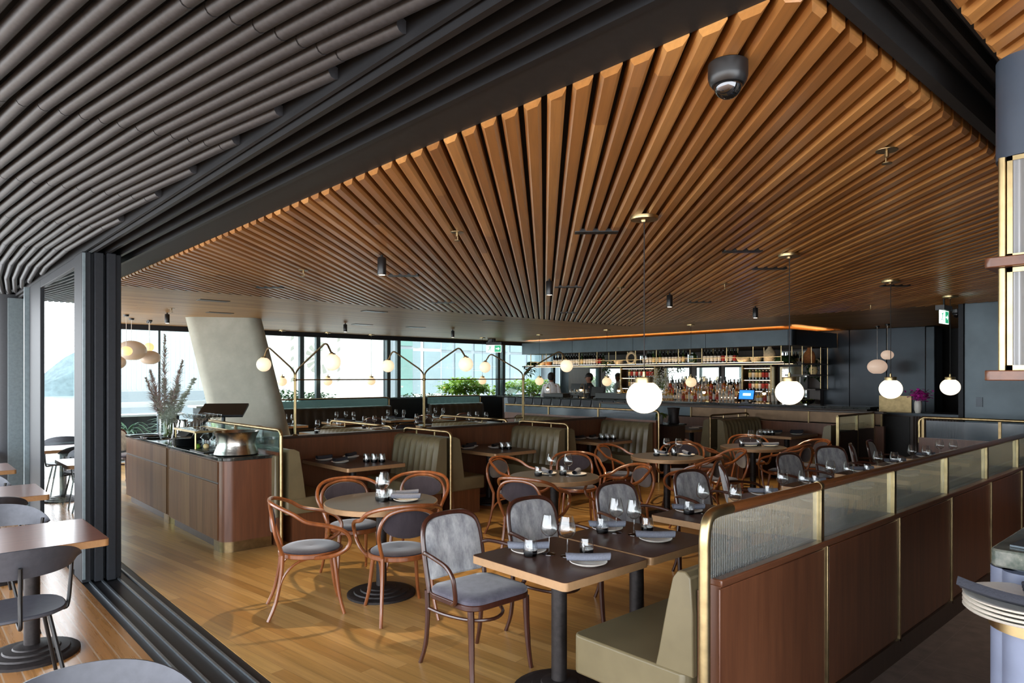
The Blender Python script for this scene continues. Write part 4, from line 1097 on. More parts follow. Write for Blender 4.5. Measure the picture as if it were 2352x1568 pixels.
# bottles
def bottle(kind, glass, label, cap=None):
    b = MB(); n = 10
    P = {'wine': [(.037,0),(.0375,.19),(.034,.205),(.016,.235),(.0145,.30),(.0155,.302),(.0155,.312)], 'spirit': [(.038,0),(.038,.165),(.03,.185),(.015,.20),(.0145,.245),(.017,.247),(.017,.272)],
         'square': [(.042,0),(.042,.15),(.036,.168),(.015,.18),(.015,.215),(.018,.217),(.018,.245)], 'tall': [(.033,0),(.033,.21),(.024,.235),(.014,.25),(.014,.31),(.016,.312),(.016,.33)]}[kind]
    def f():
        b = MB(); b.mi = 0; b.lathe(P, 0,0,0,n); r = P[0][0]+.0012
        b.mi = 1; h0, h1 = .045, P[1][1]-.03
        v0 = len(b.v)
        for z in (h0, h1):
            for i in range(n+1): a = 2*PI*i/n; b.v.append((r*math.cos(a), r*math.sin(a), z))
        for i in range(n): b.face((v0+i, v0+i+1, v0+n+2+i, v0+n+1+i))
        b.mi = 2; k = P[-1]; b.lathe([(k[0]+.0012,P[-3][1]+.01),(k[0]+.0012,k[1]+.002)], 0,0,0,n)
        return tag(obj('bottle', b, [M[glass], M[label], M[cap or glass]]), None, 'bottle')
    return Kind(f)
BT = {'dark wine bottle, white label': bottle('wine','bottled','paper'), 'dark wine bottle, red label': bottle('wine','bottled','paperr','paperr'), 'green wine bottle, cream label': bottle('wine','bottleg','papero'),
      'amber spirit bottle, cream label': bottle('spirit','bottlea','papero','bottled'), 'clear spirit bottle, white label': bottle('tall','bottlec','paper','chrome'), 'honey square bottle, pale label': bottle('square','bottlel','paper','bottled'), 'amber square bottle, red label': bottle('square','bottlea','paperr','bottled')}
BK = list(BT); WK, SK = BK[:3], BK[3:]+[BK[4], BK[4], BK[0], BK[5]]
ROWS = {}
def row(x, ys, z, kinds, where, grp):
    for y in ys:
        k = rnd.choice(kinds); ROWS.setdefault(where, []).append((-y, k, BT[k]((x+rnd.uniform(-.012,.012), y+rnd.uniform(-.004,.004), z), rnd.uniform(0,6), k, grp, (1,1,1) if kinds[0] == BK[0] else (1,1,rnd.choice((.86,.94,1.0,1.06,1.12))))))
def span(a, c, step=.088): 
    n = int((c-a)/step); return [a+step*i for i in range(n)]
E1 = 'on the hanging shelf under the bar hood'
for a, c in ((11.55,13.35),(9.05,10.25),(7.75,8.6)):
    row(SX0+.16, span(a,c,.092), SZ, WK[:1]*5+WK, 'in front row of hanging shelf', 'front row of bottles on the hanging shelf')
    row(SX0+.33, span(a+.04,c,.105), SZ, WK[:1]+WK[2:], 'in rear row of hanging shelf', 'rear row of bottles on the hanging shelf')
for z, lb in ((1.36,'lowest'),(1.62,'middle')): row(15.09, span(7.68,8.28,.085), z, WK, 'on %s shelf right of mirrors' % lb, 'bottles on the %s right shelf' % lb)
for z, lb in ((1.38,'lowest'),(1.66,'middle')): row(15.09, span(10.91,11.93,.085), z, WK, 'on %s shelf left of mirrors' % lb, 'bottles on the %s left shelf' % lb)
row(14.79, span(8.45,10.65,.086), 1.08, SK, 'in front row on back bar', 'spirits on the back bar top')
row(14.95, span(8.45,10.65,.086), 1.20, SK, 'on middle step of back bar', 'spirits on the middle step')
row(15.11, span(8.45,10.65,.086), 1.33, SK, 'on top step of back bar', 'spirits on the top step')
row(14.82, span(7.4,8.25,.09), 1.08, SK, 'below the right shelves', 'spirits below the right shelves')
row(14.82, span(10.95,11.9,.09), 1.08, SK+WK[:1], 'below the left shelves', 'bottles below the left shelves')
for where, lst in ROWS.items():
    for i, (_, k, o) in enumerate(sorted(lst, key=lambda e: e[0])): o['label'] = '%s, %s from left, %s' % (k, ordinal(i+1), where)
# pots, bowls and plants on the hanging shelf
def pot(name, prof, mat, label, cat, loc, n=16): 
    b = MB(); b.lathe(prof, 0,0,0,n); return tag(obj(name, b, M[mat], loc=loc), label, cat)
bowl = [(.05,0),(.09,.02),(.12,.07),(.125,.11),(.115,.11),(.08,.03),(.001,.02)]
wide = [(.07,0),(.13,.03),(.16,.10),(.15,.10),(.1,.03),(.001,.02)]
jug = [(.09,0),(.12,.05),(.125,.16),(.1,.24),(.045,.30),(.04,.36),(.055,.38)]
def potplant(label, loc, prof, mat, leaf, nleaf, L, seed, trail=0):
    o = thing('potted_plant', label, 'plant', loc); b = MB(); b.lathe(prof, 0,0,0,16); obj('pot', b, M[mat], o)
    r = random.Random(seed); b = MB(); top = prof[-2][1] if len(prof) > 5 else .1; top = max(z for _, z in prof)
    for i in range(nleaf):
        a = r.uniform(0, 2*PI); t = r.random()
        p = (.06*math.cos(a)*r.random(), .06*math.sin(a)*r.random(), top-.01) if not trail or t < .5 else (-.10-.08*r.random(), r.uniform(-.16,.16), top-r.random()*trail)
        b.leaf(p, (math.cos(a), math.sin(a), r.uniform(-.1,1.0)), L*r.uniform(.6,1.2), L*.35, .7, 3)
    obj('foliage', b, M[leaf], o); return o
potplant('trailing dark plant hanging off the left end of the bar shelf', (SX0+.22, 14.15, SZ), bowl, 'bottled', 'leafd', 130, .17, 1, .35)
potplant('flowering plant in a pale bowl on the left part of the bar shelf', (SX0+.2, 13.72, SZ), wide, 'claypale', 'leaf', 46, .15, 2)
pot('basket', [(.08,0),(.10,.04),(.105,.12),(.095,.125),(.09,.05),(.001,.03)], 'terracotta', 'terracotta coloured basket left of the wine bottles on the bar shelf', 'basket', (SX0+.2, 13.47, SZ))
potplant('leafy plant in a pale bowl right of the first run of wine bottles', (SX0+.22, 11.28, SZ), bowl, 'claypale', 'leafd', 90, .15, 3, .25)
pot('clay_bowl', bowl, 'claypale', 'pale round bowl beside the ring vase on the bar shelf', 'bowl', (SX0+.2, 10.98, SZ))
b = MB(); b.tube([(0,.135*math.cos(a),.16+.135*math.sin(a)) for a in [2*PI*i/26 for i in range(26)]], .032, 10, closed=True)
rv = thing('ring_vase', 'pale ring shaped vase standing on the hanging bar shelf', 'vase', (SX0+.2, 10.58, SZ)); obj('ring_body', b, M['claypale'], rv)
b = MB(); b.lathe([(.025,.30),(.022,.34),(.034,.37),(.028,.37)], 0,0,0,12); obj('vase_neck', b, M['claypale'], rv)
pot('glass_jar', [(.09,0),(.10,.05),(.10,.18),(.05,.22),(.05,.25)], 'bottleg', 'green glass demijohn between the bottles on the bar shelf', 'jar', (SX0+.22, 8.83, SZ))
pot('clay_bowl', wide, 'claypale', 'wide pale bowl right of the last bottles on the bar shelf', 'bowl', (SX0+.2, 7.55, SZ))
potplant('plant in a glowing pale bowl near the tall jug on the bar shelf', (SX0+.22, 7.28, SZ), bowl, 'claypale', 'leaf', 40, .12, 5)
pot('stone_jug', jug, 'claypale', 'tall stoneware jug on the right part of the hanging bar shelf', 'jug', (SX0+.24, 6.98, SZ))
potplant('big dark bushy plant at the right corner of the hanging bar shelf', (SX0+.3, 6.68, SZ), bowl, 'bottleg', 'leafd', 190, .2, 6)
pot('stone_jug', jug, 'terracotta', 'brown jug on the upper end shelf right of the bar', 'jug', (14.75, 6.62, SZ-.02))
potplant('plant trailing from the upper end shelf beside the brown jug', (15.05, 6.62, SZ-.02), bowl, 'claypale', 'leafd', 120, .15, 7, .45)
pot('clay_jar', [(.06,0),(.09,.06),(.085,.13),(.06,.17),(.05,.17)], 'papero', 'round cream jar on the middle end shelf right of the bar', 'jar', (14.9, 6.6, 1.73))
m = MB(); m.box(14.95, 6.86, 1.73, 15.28, 6.88, 1.96); tag(obj('art_board', m, M['white']), 'white board leaning on the middle end shelf right of the bar', 'board')
m = MB(); m.box(14.85, 6.86, 1.42, 15.2, 6.88, 1.68); tag(obj('art_board', m, M['white']), 'white lit board leaning on the lowest end shelf right of the bar', 'board')
potplant('low bright green plant at the right end of the back bar', (14.95, 6.75, 1.08), wide, 'bottled', 'leafbright', 60, .12, 8)
# things standing on the bar counter
def make_barlamp():
    o = thing('bar_lamp', None, 'lamp')
    m = MB(); m.lathe([(.06,0),(.06,.012),(.02,.02)], 0,0,0,16); obj('lamp_base', m, M['brass'], o)
    m = MB(); m.tube(smooth([(0,0,.02),(0,0,.2),(0,.01,.30),(0,.05,.345),(0,.09,.31),(0,.10,.26)], 4), .006, 8); obj('lamp_stem', m, M['brassd'], o)
    m = MB(); m.lathe([(.018,.26),(.03,.24),(.045,.21)], 0,.10,0,16); obj('lamp_shade', m, M['brass'], o)
    m = MB(); m.sphere((0,.10,.195), .034, nu=14, nv=8); obj('bulb', m, M['bulb'], o)
    return o
blamp = Kind(make_barlamp)
for (px, lb) in ((1258,'left of the person in the white shirt'),(1334,'beside the dark till screens'),(1421,'left of the largest pendant globe'),(1617,'in front of the spirits'),(1755,'right of the blue till screen')):
    t = (px-CX)/FPX; s_ = 12.68/(CA+t*SA); blamp((12.68, s_*(SA-t*CA)-.1, 1.16), 0, 'brass bar lamp ' + lb, 'brass bar lamps')
def counter_y(px, x=12.68): t = (px-CX)/FPX; s_ = x/(CA+t*SA); return s_*(SA-t*CA)
def till(name, px, w, h, label, screen=None, rz=0.0, x=12.68, z=1.16, lean=.25):
    o = thing(name, label, 'till', (x, counter_y(px, x), z), rz)
    m = MB(); m.box(-.06,-.08,0,.08,.08,.02); m.box(.0,-.03,.02,.04,.03,.12); obj('stand', m, M['plastic'], o)
    m = MB(); a = MB()
    c, s2 = math.cos(lean), math.sin(lean)
    def q(u, v, d): return (-.02+v*s2+d*c, u, .06+v*c-d*s2)
    vs = [q(u,v,d) for d in (0,.025) for u, v in ((-w/2,0),(w/2,0),(w/2,h),(-w/2,h))]
    m.add(vs, [(0,1,2,3),(7,6,5,4),(0,4,5,1),(1,5,6,2),(2,6,7,3),(3,7,4,0)]); f = obj('screen_case', m, M['plastic'], o)
    if screen:
        a.add([q(u,v,-.002) for u, v in ((-w/2+.015,.015),(w/2-.015,.015),(w/2-.015,h-.015),(-w/2+.015,h-.015))], [(0,1,2,3)]); obj('screen', a, M['screen'], f)
        a = MB(); a.add([q(u,v,-.003) for u, v in ((-w*.28,h*.40),(w*.22,h*.40),(w*.22,h*.64),(-w*.28,h*.64))], [(0,1,2,3)]); obj('screen_window', a, M['screenlight'], f)
    return o
till('till_screen', 1714, .34, .21, 'till with a bright blue screen standing on the bar counter', True)
till('till_screen', 1325, .46, .30, 'large dark till screen on the bar near the white shirted person')
till('till_screen', 1372, .40, .22, 'dark till screen seen from behind on the bar, left of the largest pendant')
m = MB(); m.box(-.2,-.55,0,.1,.55,.14); tag(obj('ice_tray', m, M['plastic'], loc=(12.69, counter_y(1420), 1.16), bevel=.01), 'long black tray on the bar counter left of the largest pendant', 'tray')
m = MB(); m.box(-.25,-.35,0,.12,.35,.10); tag(obj('ice_tray', m, M['plastic'], loc=(12.69, counter_y(1285), 1.16), bevel=.01), 'black lidded box on the bar by the scalloped front', 'box')
for i, px in enumerate((1312,1322,1331,1342,1350)):
    wine((12.48, counter_y(px,12.48), 1.16), 0, 'upright stemmed glass, %s of the little row on the bar by the tills' % ordinal(i+1), 'glasses by the tills')
m = MB(); m.add([(0,-.22,.05),(0,.22,.05),(.22,.22,.24),(.22,-.22,.24),(.01,-.22,.04),(.01,.22,.04),(.23,.22,.23),(.23,-.22,.23)], [(0,3,2,1),(4,5,6,7),(0,1,5,4),(1,2,6,5),(2,3,7,6),(3,0,4,7)])
m.box(.15,-.03,0,.2,.03,.17); tag(obj('menu_stand', m, M['greenglass'], loc=(12.63, counter_y(1170,12.63), 1.16)), 'tilted pale glass menu stand at the left end of the bar', 'stand')
potplant('small herb pot in a glass at the left end of the bar', (12.63, counter_y(1222,12.63), 1.16), [(.05,0),(.06,.06),(.06,.1),(.05,.1)], 'bottlec', 'leaf', 30, .14, 11)
# big flower arrangement on the bar behind the largest pendant
fv = thing('flower_vase', 'large airy spray of white blossom on the bar behind the largest pendant', 'flowers', (12.73, counter_y(1520,12.73), 1.16))
m = MB(); m.lathe([(.06,0),(.07,.02),(.075,.2),(.07,.26),(.064,.26),(.068,.2),(.001,.02)], 0,0,0,16); obj('vase', m, M['wine'], fv)
r = random.Random(5); b = MB(); st = MB()
for i in range(26):
    a = r.uniform(0,2*PI); L = r.uniform(.3,.62); d = Vector((math.cos(a)*.55, math.sin(a)*.75, 1)).normalized(); p0 = Vector((0,0,.22))
    st.tube([p0, p0+d*L*.6, p0+d*L+Vector((0,0,-.03))], .0025, 5)
    for k in range(12): q = p0+d*L*r.uniform(.4,1.0)+Vector((r.uniform(-.07,.07), r.uniform(-.07,.07), r.uniform(-.05,.05))); b.sphere(q, .012, nu=6, nv=4)
obj('stem', st, M['stem'], fv); obj('blossom', b, M['petal'], fv)
# low timber fronted screen wall of the bar-side booths
bf = thing('bar_front_screen', 'long low screen of bronze glass panels above timber before the bar', 'partition')
BX = 11.68
m = MB(); m.box(BX, 4.05, 0, BX+.07, 9.95, .89); obj('timber_panel', m, M['panel'], bf)
for i in range(5):
    k = MB(); k.box(BX+.02, 4.1+i*1.17, .91, BX+.04, 4.1+i*1.17+1.15, 1.085); obj('bronze_panel', k, M['bronze'] if i < 3 else M['steel2'], bf)
m = MB(); m.box(BX-.01, 4.05, 1.085, BX+.12, 9.95, 1.12); obj('cap_rail', m, M['darkwood'], bf, bevel=.004)
for i in range(6):
    k = MB(); k.box(BX+.005, 4.075+i*1.17, .89, BX+.05, 4.10+i*1.17, 1.085); obj('brass_post', k, M['brassd'], bf)
def xbench(y, sgn, x0, x1, label):
    o = thing('booth_bench', label, 'bench', group='olive leather booth benches')
    m = MB(); m.box(x0+.06, y+sgn*.10, 0, x1-.02, y+sgn*.5, .30); obj('bench_base', m, M['panel'], o)
    lo, hi = sorted((y+sgn*.02, y+sgn*.56)); m = MB(); m.prism(rrect(x0+.02, lo, x1-.02, hi, .03, 3), .30, .46); obj('seat_cushion', m, M['leather'], o, bevel=.018)
    m = MB(); tufted(m, (x0+.02 if sgn > 0 else x1-.02, y+sgn*.225, 0), (1 if sgn > 0 else -1,0,0), (0,sgn,0), x1-x0-.04, .45, .955, .07, .165); obj('backrest', m, M['leather'], o, sharp=55)
    return o
BB = 'bar-side booth by the glass screen'; B2 = 'bar-side booth left of the loop rail'
xbench(6.27, -1, 10.35, 11.66, 'leather bench on the far side of the '+BB)
xbench(6.33, 1, 10.35, 11.66, 'leather bench backing onto the '+BB)
xbench(4.28, 1, 10.35, 11.66, 'leather bench on the near side of the '+BB)
o = thing('brass_loop_rail', 'brass loop rail between the two bar-side booths', 'rail', group='brass loop rails over the booths')
m = MB(); m.tube(smooth([(10.28,6.3,0),(10.28,6.3,.5),(10.28,6.3,.90),(10.28,6.3,.98),(10.30,6.3,1.01),(10.36,6.3,1.025),(10.5,6.3,1.025)], 4)+[Vector((11.4,6.3,1.025))]+smooth([(11.47,6.3,1.025),(11.53,6.3,1.01),(11.55,6.3,.99),(11.55,6.3,.965)], 3), .0165, 10); obj('rail_tube', m, M['brassd'], o)
for x in (10.7, 11.2): m = MB(); m.tube([(x,6.3,.965),(x,6.3,1.015)], .009, 8); obj('rail_stub', m, M['brass'], o)
o = thing('glass_screen', 'brass posted fluted glass screen right of the last bar-side booth', 'screen')
for x in (10.3, 11.0, 11.65):
    m = MB(); m.box(x-.015, 4.18, 0, x+.015, 4.22, 1.09); obj('brass_post', m, M['brass'], o)
for a, c in ((10.33,10.97),(11.03,11.63)):
    m = MB(); m.box(a, 4.195, .87, c, 4.205, 1.085); obj('glass_pane', m, M['fluted'], o)
    m = MB(); m.box(a, 4.18, .02, c, 4.22, .86); obj('timber_panel', m, M['darkwood'], o)
m = MB(); m.tube([(10.28,4.2,1.10),(11.66,4.2,1.10)], .016, 10); obj('brass_rail', m, M['brassd'], o)
bx = Kind(make_square(.98,.62,'booth_table'))
bx((11.1,5.36,0), 0, 'dark table in the '+BB, 'booth tables')
bx((11.1,7.2,0), 0, 'dark table in the '+B2, 'booth tables')
for q, (dx, dy) in enumerate(((.0,.19),(.05,-.14),(.33,-.02))):
    nm = ['left','near','right'][q]
    plate((11.1+dx,5.36+dy,ZT), 0, '%s side plate on the table in the %s' % (nm, BB), 'side plates'); napkind((11.1+dx,5.36+dy,ZT+.0145), VD, 'charcoal napkin on the %s plate in the %s' % (nm, BB), 'rolled napkins')
for q in range(6): tumbler((10.68+.062*(q%3), 5.52+.09*(q//3)-.03*(q%3), ZT), 0, '%s tumbler from left, %s row, %s' % (ordinal(q%3+1), ['near','far'][q//3], BB), 'tumblers in the bar-side booth')
for q, (dx, dy) in enumerate(((-.3,.1),(-.1,-.12),(.2,.0))):
    plate((11.1+dx,7.2+dy,ZT), 0, '%s side plate in the %s' % (['left','middle','right'][q], B2), 'side plates')
# dark waiter box with a plant between the booths
o = thing('waiter_station', 'dark timber box with brass edge between the booths, carrying a jar of leaves', 'station', (9.75,6.8,0))
m = MB(); m.box(-.2,-.22,0,.2,.22,.86); obj('station_body', m, M['darkwood'], o); m = MB(); m.box(-.22,-.24,.86,.22,.24,.885); obj('station_top', m, M['stone'], o)
potplant('jar of green leaves on the dark waiter box', (9.62,6.86,.885), [(.05,0),(.06,.05),(.05,.16),(.045,.16)], 'bottlec', 'leaf', 26, .16, 12)
pot('coffee_urn', [(.09,0),(.10,.02),(.085,.12),(.10,.24),(.11,.27),(.0,.28)], 'iron', 'black urn beside the jar of leaves on the waiter box', 'urn', (9.82,6.72,.885))
# host stand and its flowers
o = thing('host_stand', 'dark fluted host stand before the steel wall', 'stand', (12.55,3.75,0))
m = MB(); m.box(-.3,-.75,0,.3,.75,1.05); obj('stand_body', m, M['darkwood'], o); m = MB(); m.box(-.33,-.78,1.05,.33,.78,1.09); obj('stand_top', m, M['steel'], o)
m = MB()
for i in range(20): m.tube([(-.3,-.72+i*.04,.06),(-.3,-.72+i*.04,1.04)], .016, 6)
obj('fluting', m, M['darkwood'], o)
m = MB(); m.box(-.315,.1,.03,-.30,.72,1.03); obj('stand_door', m, M['black'], o, bevel=.004)
m = MB(); m.box(-.05,.16,1.09,.0,.66,1.36); obj('menu_screen', m, M['brassd'], o)
fo = thing('flower_vase', 'magenta orchids in a small white vase on the host stand', 'flowers', (12.4,3.78,1.09))
m = MB(); m.lathe([(.04,0),(.055,.05),(.055,.16),(.045,.2),(.038,.2),(.001,.03)], 0,0,0,14); obj('vase', m, M['ceramic'], fo)
r = random.Random(9); b = MB()
for i in range(200):
    q = Vector((r.gauss(0,.05), r.gauss(-.03,.075), .28+r.gauss(0,.04))); b.leaf(q, (r.uniform(-1,1),r.uniform(-1,1),r.uniform(-.3,1)), .055, .06, .3, 2)
obj('blossom', b, M['pink'], fo)
# ================================================================= PENDANTS, DOWNLIGHTS, CEILING FITTINGS
def make_pendant(zc, rg, cap, mat='globe', squash=.93):
    def f():
        o = thing('globe_pendant', None, 'lamp')
        m = MB(); m.lathe([(cap*.2,-.035),(cap*.25,-.022),(cap,-.02),(cap*1.02,-.012),(cap*1.02,0),(.001,0)], 0,0,0,24); obj('ceiling_rose', m, M['brass'], o)
        m = MB(); m.tube([(0,0,-.03),(0,0,-zc+rg+.05)], .0035, 6); obj('cord', m, M['iron'], o)
        m = MB(); m.lathe([(rg*.5,-.012),(rg*.52,.02),(rg*.50,.026),(.012,.028),(.01,.06),(.004,.065)], 0,0,-zc+rg*squash-.005,20); obj('globe_cap', m, M['brass'], o)
        m = MB(); m.sphere((0,0,-zc), rg, rg, rg*squash, 28, 16); obj('globe', m, M[mat], o)
        return o
    return f
big = Kind(make_pendant(1.126, .111, .085))
for x, lb in ((3.483,'largest and nearest of the row of opal globe pendants'),(5.43,'second opal globe pendant in the row, before the bar shelves'),(7.69,'third opal globe pendant in the row, over the host stand'),(9.70,'last opal globe pendant in the row, below the exit sign')):
    big((x, 2.60, HZ), 0, lb, 'opal globe pendants over the bench tables')
small = Kind(make_pendant(1.125, .105, .075, 'globe2'))
for (px, py, lb) in ((648,758,'small globe pendant right of the concrete column'),(753,763,'small globe pendant before the rosette building'),(850,768,'small globe pendant beside the window post'),(1108,775,'small globe pendant left of the far exit sign'),(1239,768,'small globe pendant beside the person in the white shirt'),(1394,757,'small globe pendant over the bar left of the largest pendant'),(1587,745,'small globe pendant in front of the spirits')):
    x, y = at(px, py, 2.70); y = min(y, 14.45); small((x, y, 2.70), 0, lb, 'small globe pendants by the window and bar')
def shell(name, label, x, y, zc, rx, rz, mat, cat='lamp', grp=None):
    o = thing(name, label, cat, (x,y,2.70), 0, grp)
    m = MB(); m.lathe([(.04,-.03),(.045,0),(.001,0)], 0,0,0,14); obj('ceiling_rose', m, M['plastic'], o)
    m = MB(); m.tube([(0,0,-.02),(0,0,zc-2.70+rz*.9)], .004, 6); obj('cord', m, M['ceramic'], o)
    m = MB(); m.sphere((0,0,zc-2.70), rx, rx, rz, 24, 16, -.93, .98); obj('shade', m, M[mat], o)
    return o
def ray(px, d): l = (px-CX)/FPX*d; return d*CA+l*SA, d*SA-l*CA
for px, py, w, h, d, mat, lb in ((302,805,64,46,11.9,'shell','largest pale shell pendant of the cluster by the flower vase'),(290,806,26,22,11.2,'shellglow','small glowing shade in front of the largest shell pendant'),(262,832,50,34,11.4,'shell','shell pendant cut off by the door pillar'),(344,821,46,32,12.3,'shell','shell pendant behind the pampas grass'),(342,797,22,20,12.6,'shellglow','small glowing shade above the shell pendant behind the pampas'),(2015,842,42,34,13.7,'shell2','large pale shell pendant before the dark steel wall'),(2038,815,27,22,13.2,'shell2','small round shell pendant above the third globe')):
    x, y = ray(px, d); shell('shell_pendant', lb, x, y, CAMH-(py-HY)*d/FPX, w*d/FPX/2, h*d/FPX/2, mat, grp='shell pendants')
def make_spot():
    o = thing('ceiling_spotlight', None, 'lamp')
    m = MB(); m.lathe([(.034,-.165),(.036,-.16),(.036,-.03),(.03,-.022),(.012,-.02),(.01,0)], 0,0,0,18); obj('spot_body', m, M['plastic'], o)
    m = MB(); m.lathe([(.026,-.1655),(.001,-.1655)], 0,0,0,16); obj('spot_lens', m, M['spotface'], o)
    return o
spot = Kind(make_spot)
SP = []
for (px, py, z, lb) in ((877,585,HZ,'nearest black cylinder spotlight under the slats'),(1262,640,HZ,'black cylinder spotlight at the middle of the slats'),(1538,673,HZ,'black cylinder spotlight right of the first pendant cord'),(1735,703,HZ,'farthest black cylinder spotlight under the slats'),(384,718,2.7,'black cylinder spotlight above the shell pendants'),(793,742,2.7,'black cylinder spotlight on the plank ceiling before the rosette window'),(1040,757,2.7,'black cylinder spotlight on the plank ceiling near the grey office')):
    x, y = at(px, py, z); spot((x,y,z), 0, lb, 'black cylinder spotlights'); SP.append((x,y,z-.17))
for x, y in ((4.3,.1),(6.6,.1)):  # unseen spotlights added to brighten the dark tiled aisle
    o = spot((x,y,HZ), 0, 'added unseen spotlight brightening the tiled aisle, %s the cabinet' % ('beside' if x < 5 else 'beyond'), 'black cylinder spotlights')
    l = bpy.data.lights.new('spot', 'SPOT'); l.energy = 50; l.color = (1,.86,.72); l.spot_size = 2.0; l.spot_blend = .7; l.shadow_soft_size = .04
    lo = bpy.data.objects.new('spot_lamp', l); C.objects.link(lo); lo.location = (x,y,HZ-.18)
for x, y, z in SP:
    l = bpy.data.lights.new('spot', 'SPOT'); l.energy = 70; l.color = (1,.78,.52); l.spot_size = 1.3; l.spot_blend = .6; l.shadow_soft_size = .03
    lo = bpy.data.objects.new('spot_lamp', l); C.objects.link(lo); lo.location = (x,y,z-.01)
def make_vent():
    b = MB(); b.box(-.15,-.04,-.006,.15,.04,.02); return tag(obj('ceiling_vent', b, M['plastic'], bevel=.003), None, 'vent')
vent = Kind(make_vent)
for i, (px, py, z, a, lb) in enumerate(((1370,533,HZ,-45,'black slot vent left of the first pendant rose'),(927,633,HZ,-45,'black slot vent beside the nearest spotlight'),(1305,659,HZ,-45,'black slot vent right of the middle spotlight'),(1018,695,HZ,-45,'small slot vent near the left far edge of the slats'),(1767,617,HZ,-45,'black slot vent left of the second pendant cord'),(1705,577,HZ,-45,'black slot vent just left of the second pendant rose'),(1607,694,HZ,-45,'slot vent right of the third spotlight'),(620,660,HZ,-45,'slot vent near the left edge of the slats'),(2055,656,HZ,-45,'slot vent behind the third pendant rose'),(490,690,2.7,0,'diamond looking vent nearest on the plank ceiling'),(505,718,2.7,0,'second vent on the plank ceiling above the concrete column'),(860,715,2.7,0,'vent on the plank ceiling right of the window spotlight'),(832,745,2.7,0,'small vent on the plank ceiling near the globe pendants'),(1133,736,2.7,0,'vent on the plank ceiling just past the slats'),(955,751,2.7,0,'vent on the plank ceiling left of the far spotlight'),(1305,718,HZ,-45,'last slot vent before the far edge of the slats'))):
    x, y = at(px, py, z); vent((x,y,z-.001), math.radians(a), lb, 'ceiling vents', (1 if i < 9 or i > 14 else 1.3, 1 if i < 9 or i > 14 else 2.2, 1))
def make_sprinkler():
    o = thing('sprinkler', None, 'sprinkler')
    m = MB(); m.lathe([(.045,-.003),(.046,0),(.001,0)], 0,0,0,16); obj('escutcheon', m, M['brassd'], o)
    m = MB(); m.tube([(0,0,0),(0,0,-.03)], .009, 8); m.tube([(.012,0,-.025),(.014,0,-.05),(.004,0,-.055)], .003, 6); m.lathe([(.022,-.060),(.022,-.056),(.001,-.055)], 0,0,0,12); obj('sprinkler_head', m, M['brassd'], o)
    return o
spr = Kind(make_sprinkler)
for (px, py, z, lb) in ((1050,533,HZ,'sprinkler head left of the largest slot vent'),(2037,345,HZ,'sprinkler head nearest the front edge of the slats'),(697,620,HZ,'sprinkler head left of the nearest spotlight'),(1425,660,HZ,'sprinkler head in the middle of the slats'),(394,708,2.7,'sprinkler head beside the spotlight over the shell pendants'),(1665,652,HZ,'sprinkler head right of the third spotlight'),(2000,700,HZ,'sprinkler head over the bar corner')):
    x, y = at(px, py, z); spr((x,y,z), .6, lb, 'sprinkler heads')
def camera_dome(label, x, y, z, r, rz=0):
    o = thing('security_camera', label, 'camera', (x,y,z), rz)
    m = MB(); m.lathe([(r*.80,-r*1.15),(r*.92,-r*1.0),(r,-r*.72),(r,-r*.05),(r*.95,0),(.001,0)], 0,0,0,32); obj('camera_housing', m, M['plastic'], o)
    m = MB(); m.sphere((0,0,-r*1.12), r*.72, nu=28, nv=14, z1=.25); d = obj('camera_dome', m, M['domeglass'], o)
    m = MB(); m.lathe([(r*.80,-r*1.17),(r*.74,-r*1.19),(r*.72,-r*1.12)], 0,0,0,28); obj('dome_ring', m, M['plastic'], o)
    return o
M['domeglass'] = plain('smoked mirror dome', rgb(90,90,92), .04, .95, var=.01)
x, y = at(1672,145,HZ); camera_dome('big black dome camera hanging from the front of the slats', x, y, HZ, .062)
x, y = at(1127,776,2.70); camera_dome('small black dome camera over the far exit sign', 12.0, 14.0, 2.70, .11)
camera_dome('black dome camera under the ceiling past the right exit sign', 11.9, 3.1, 2.70, .07)
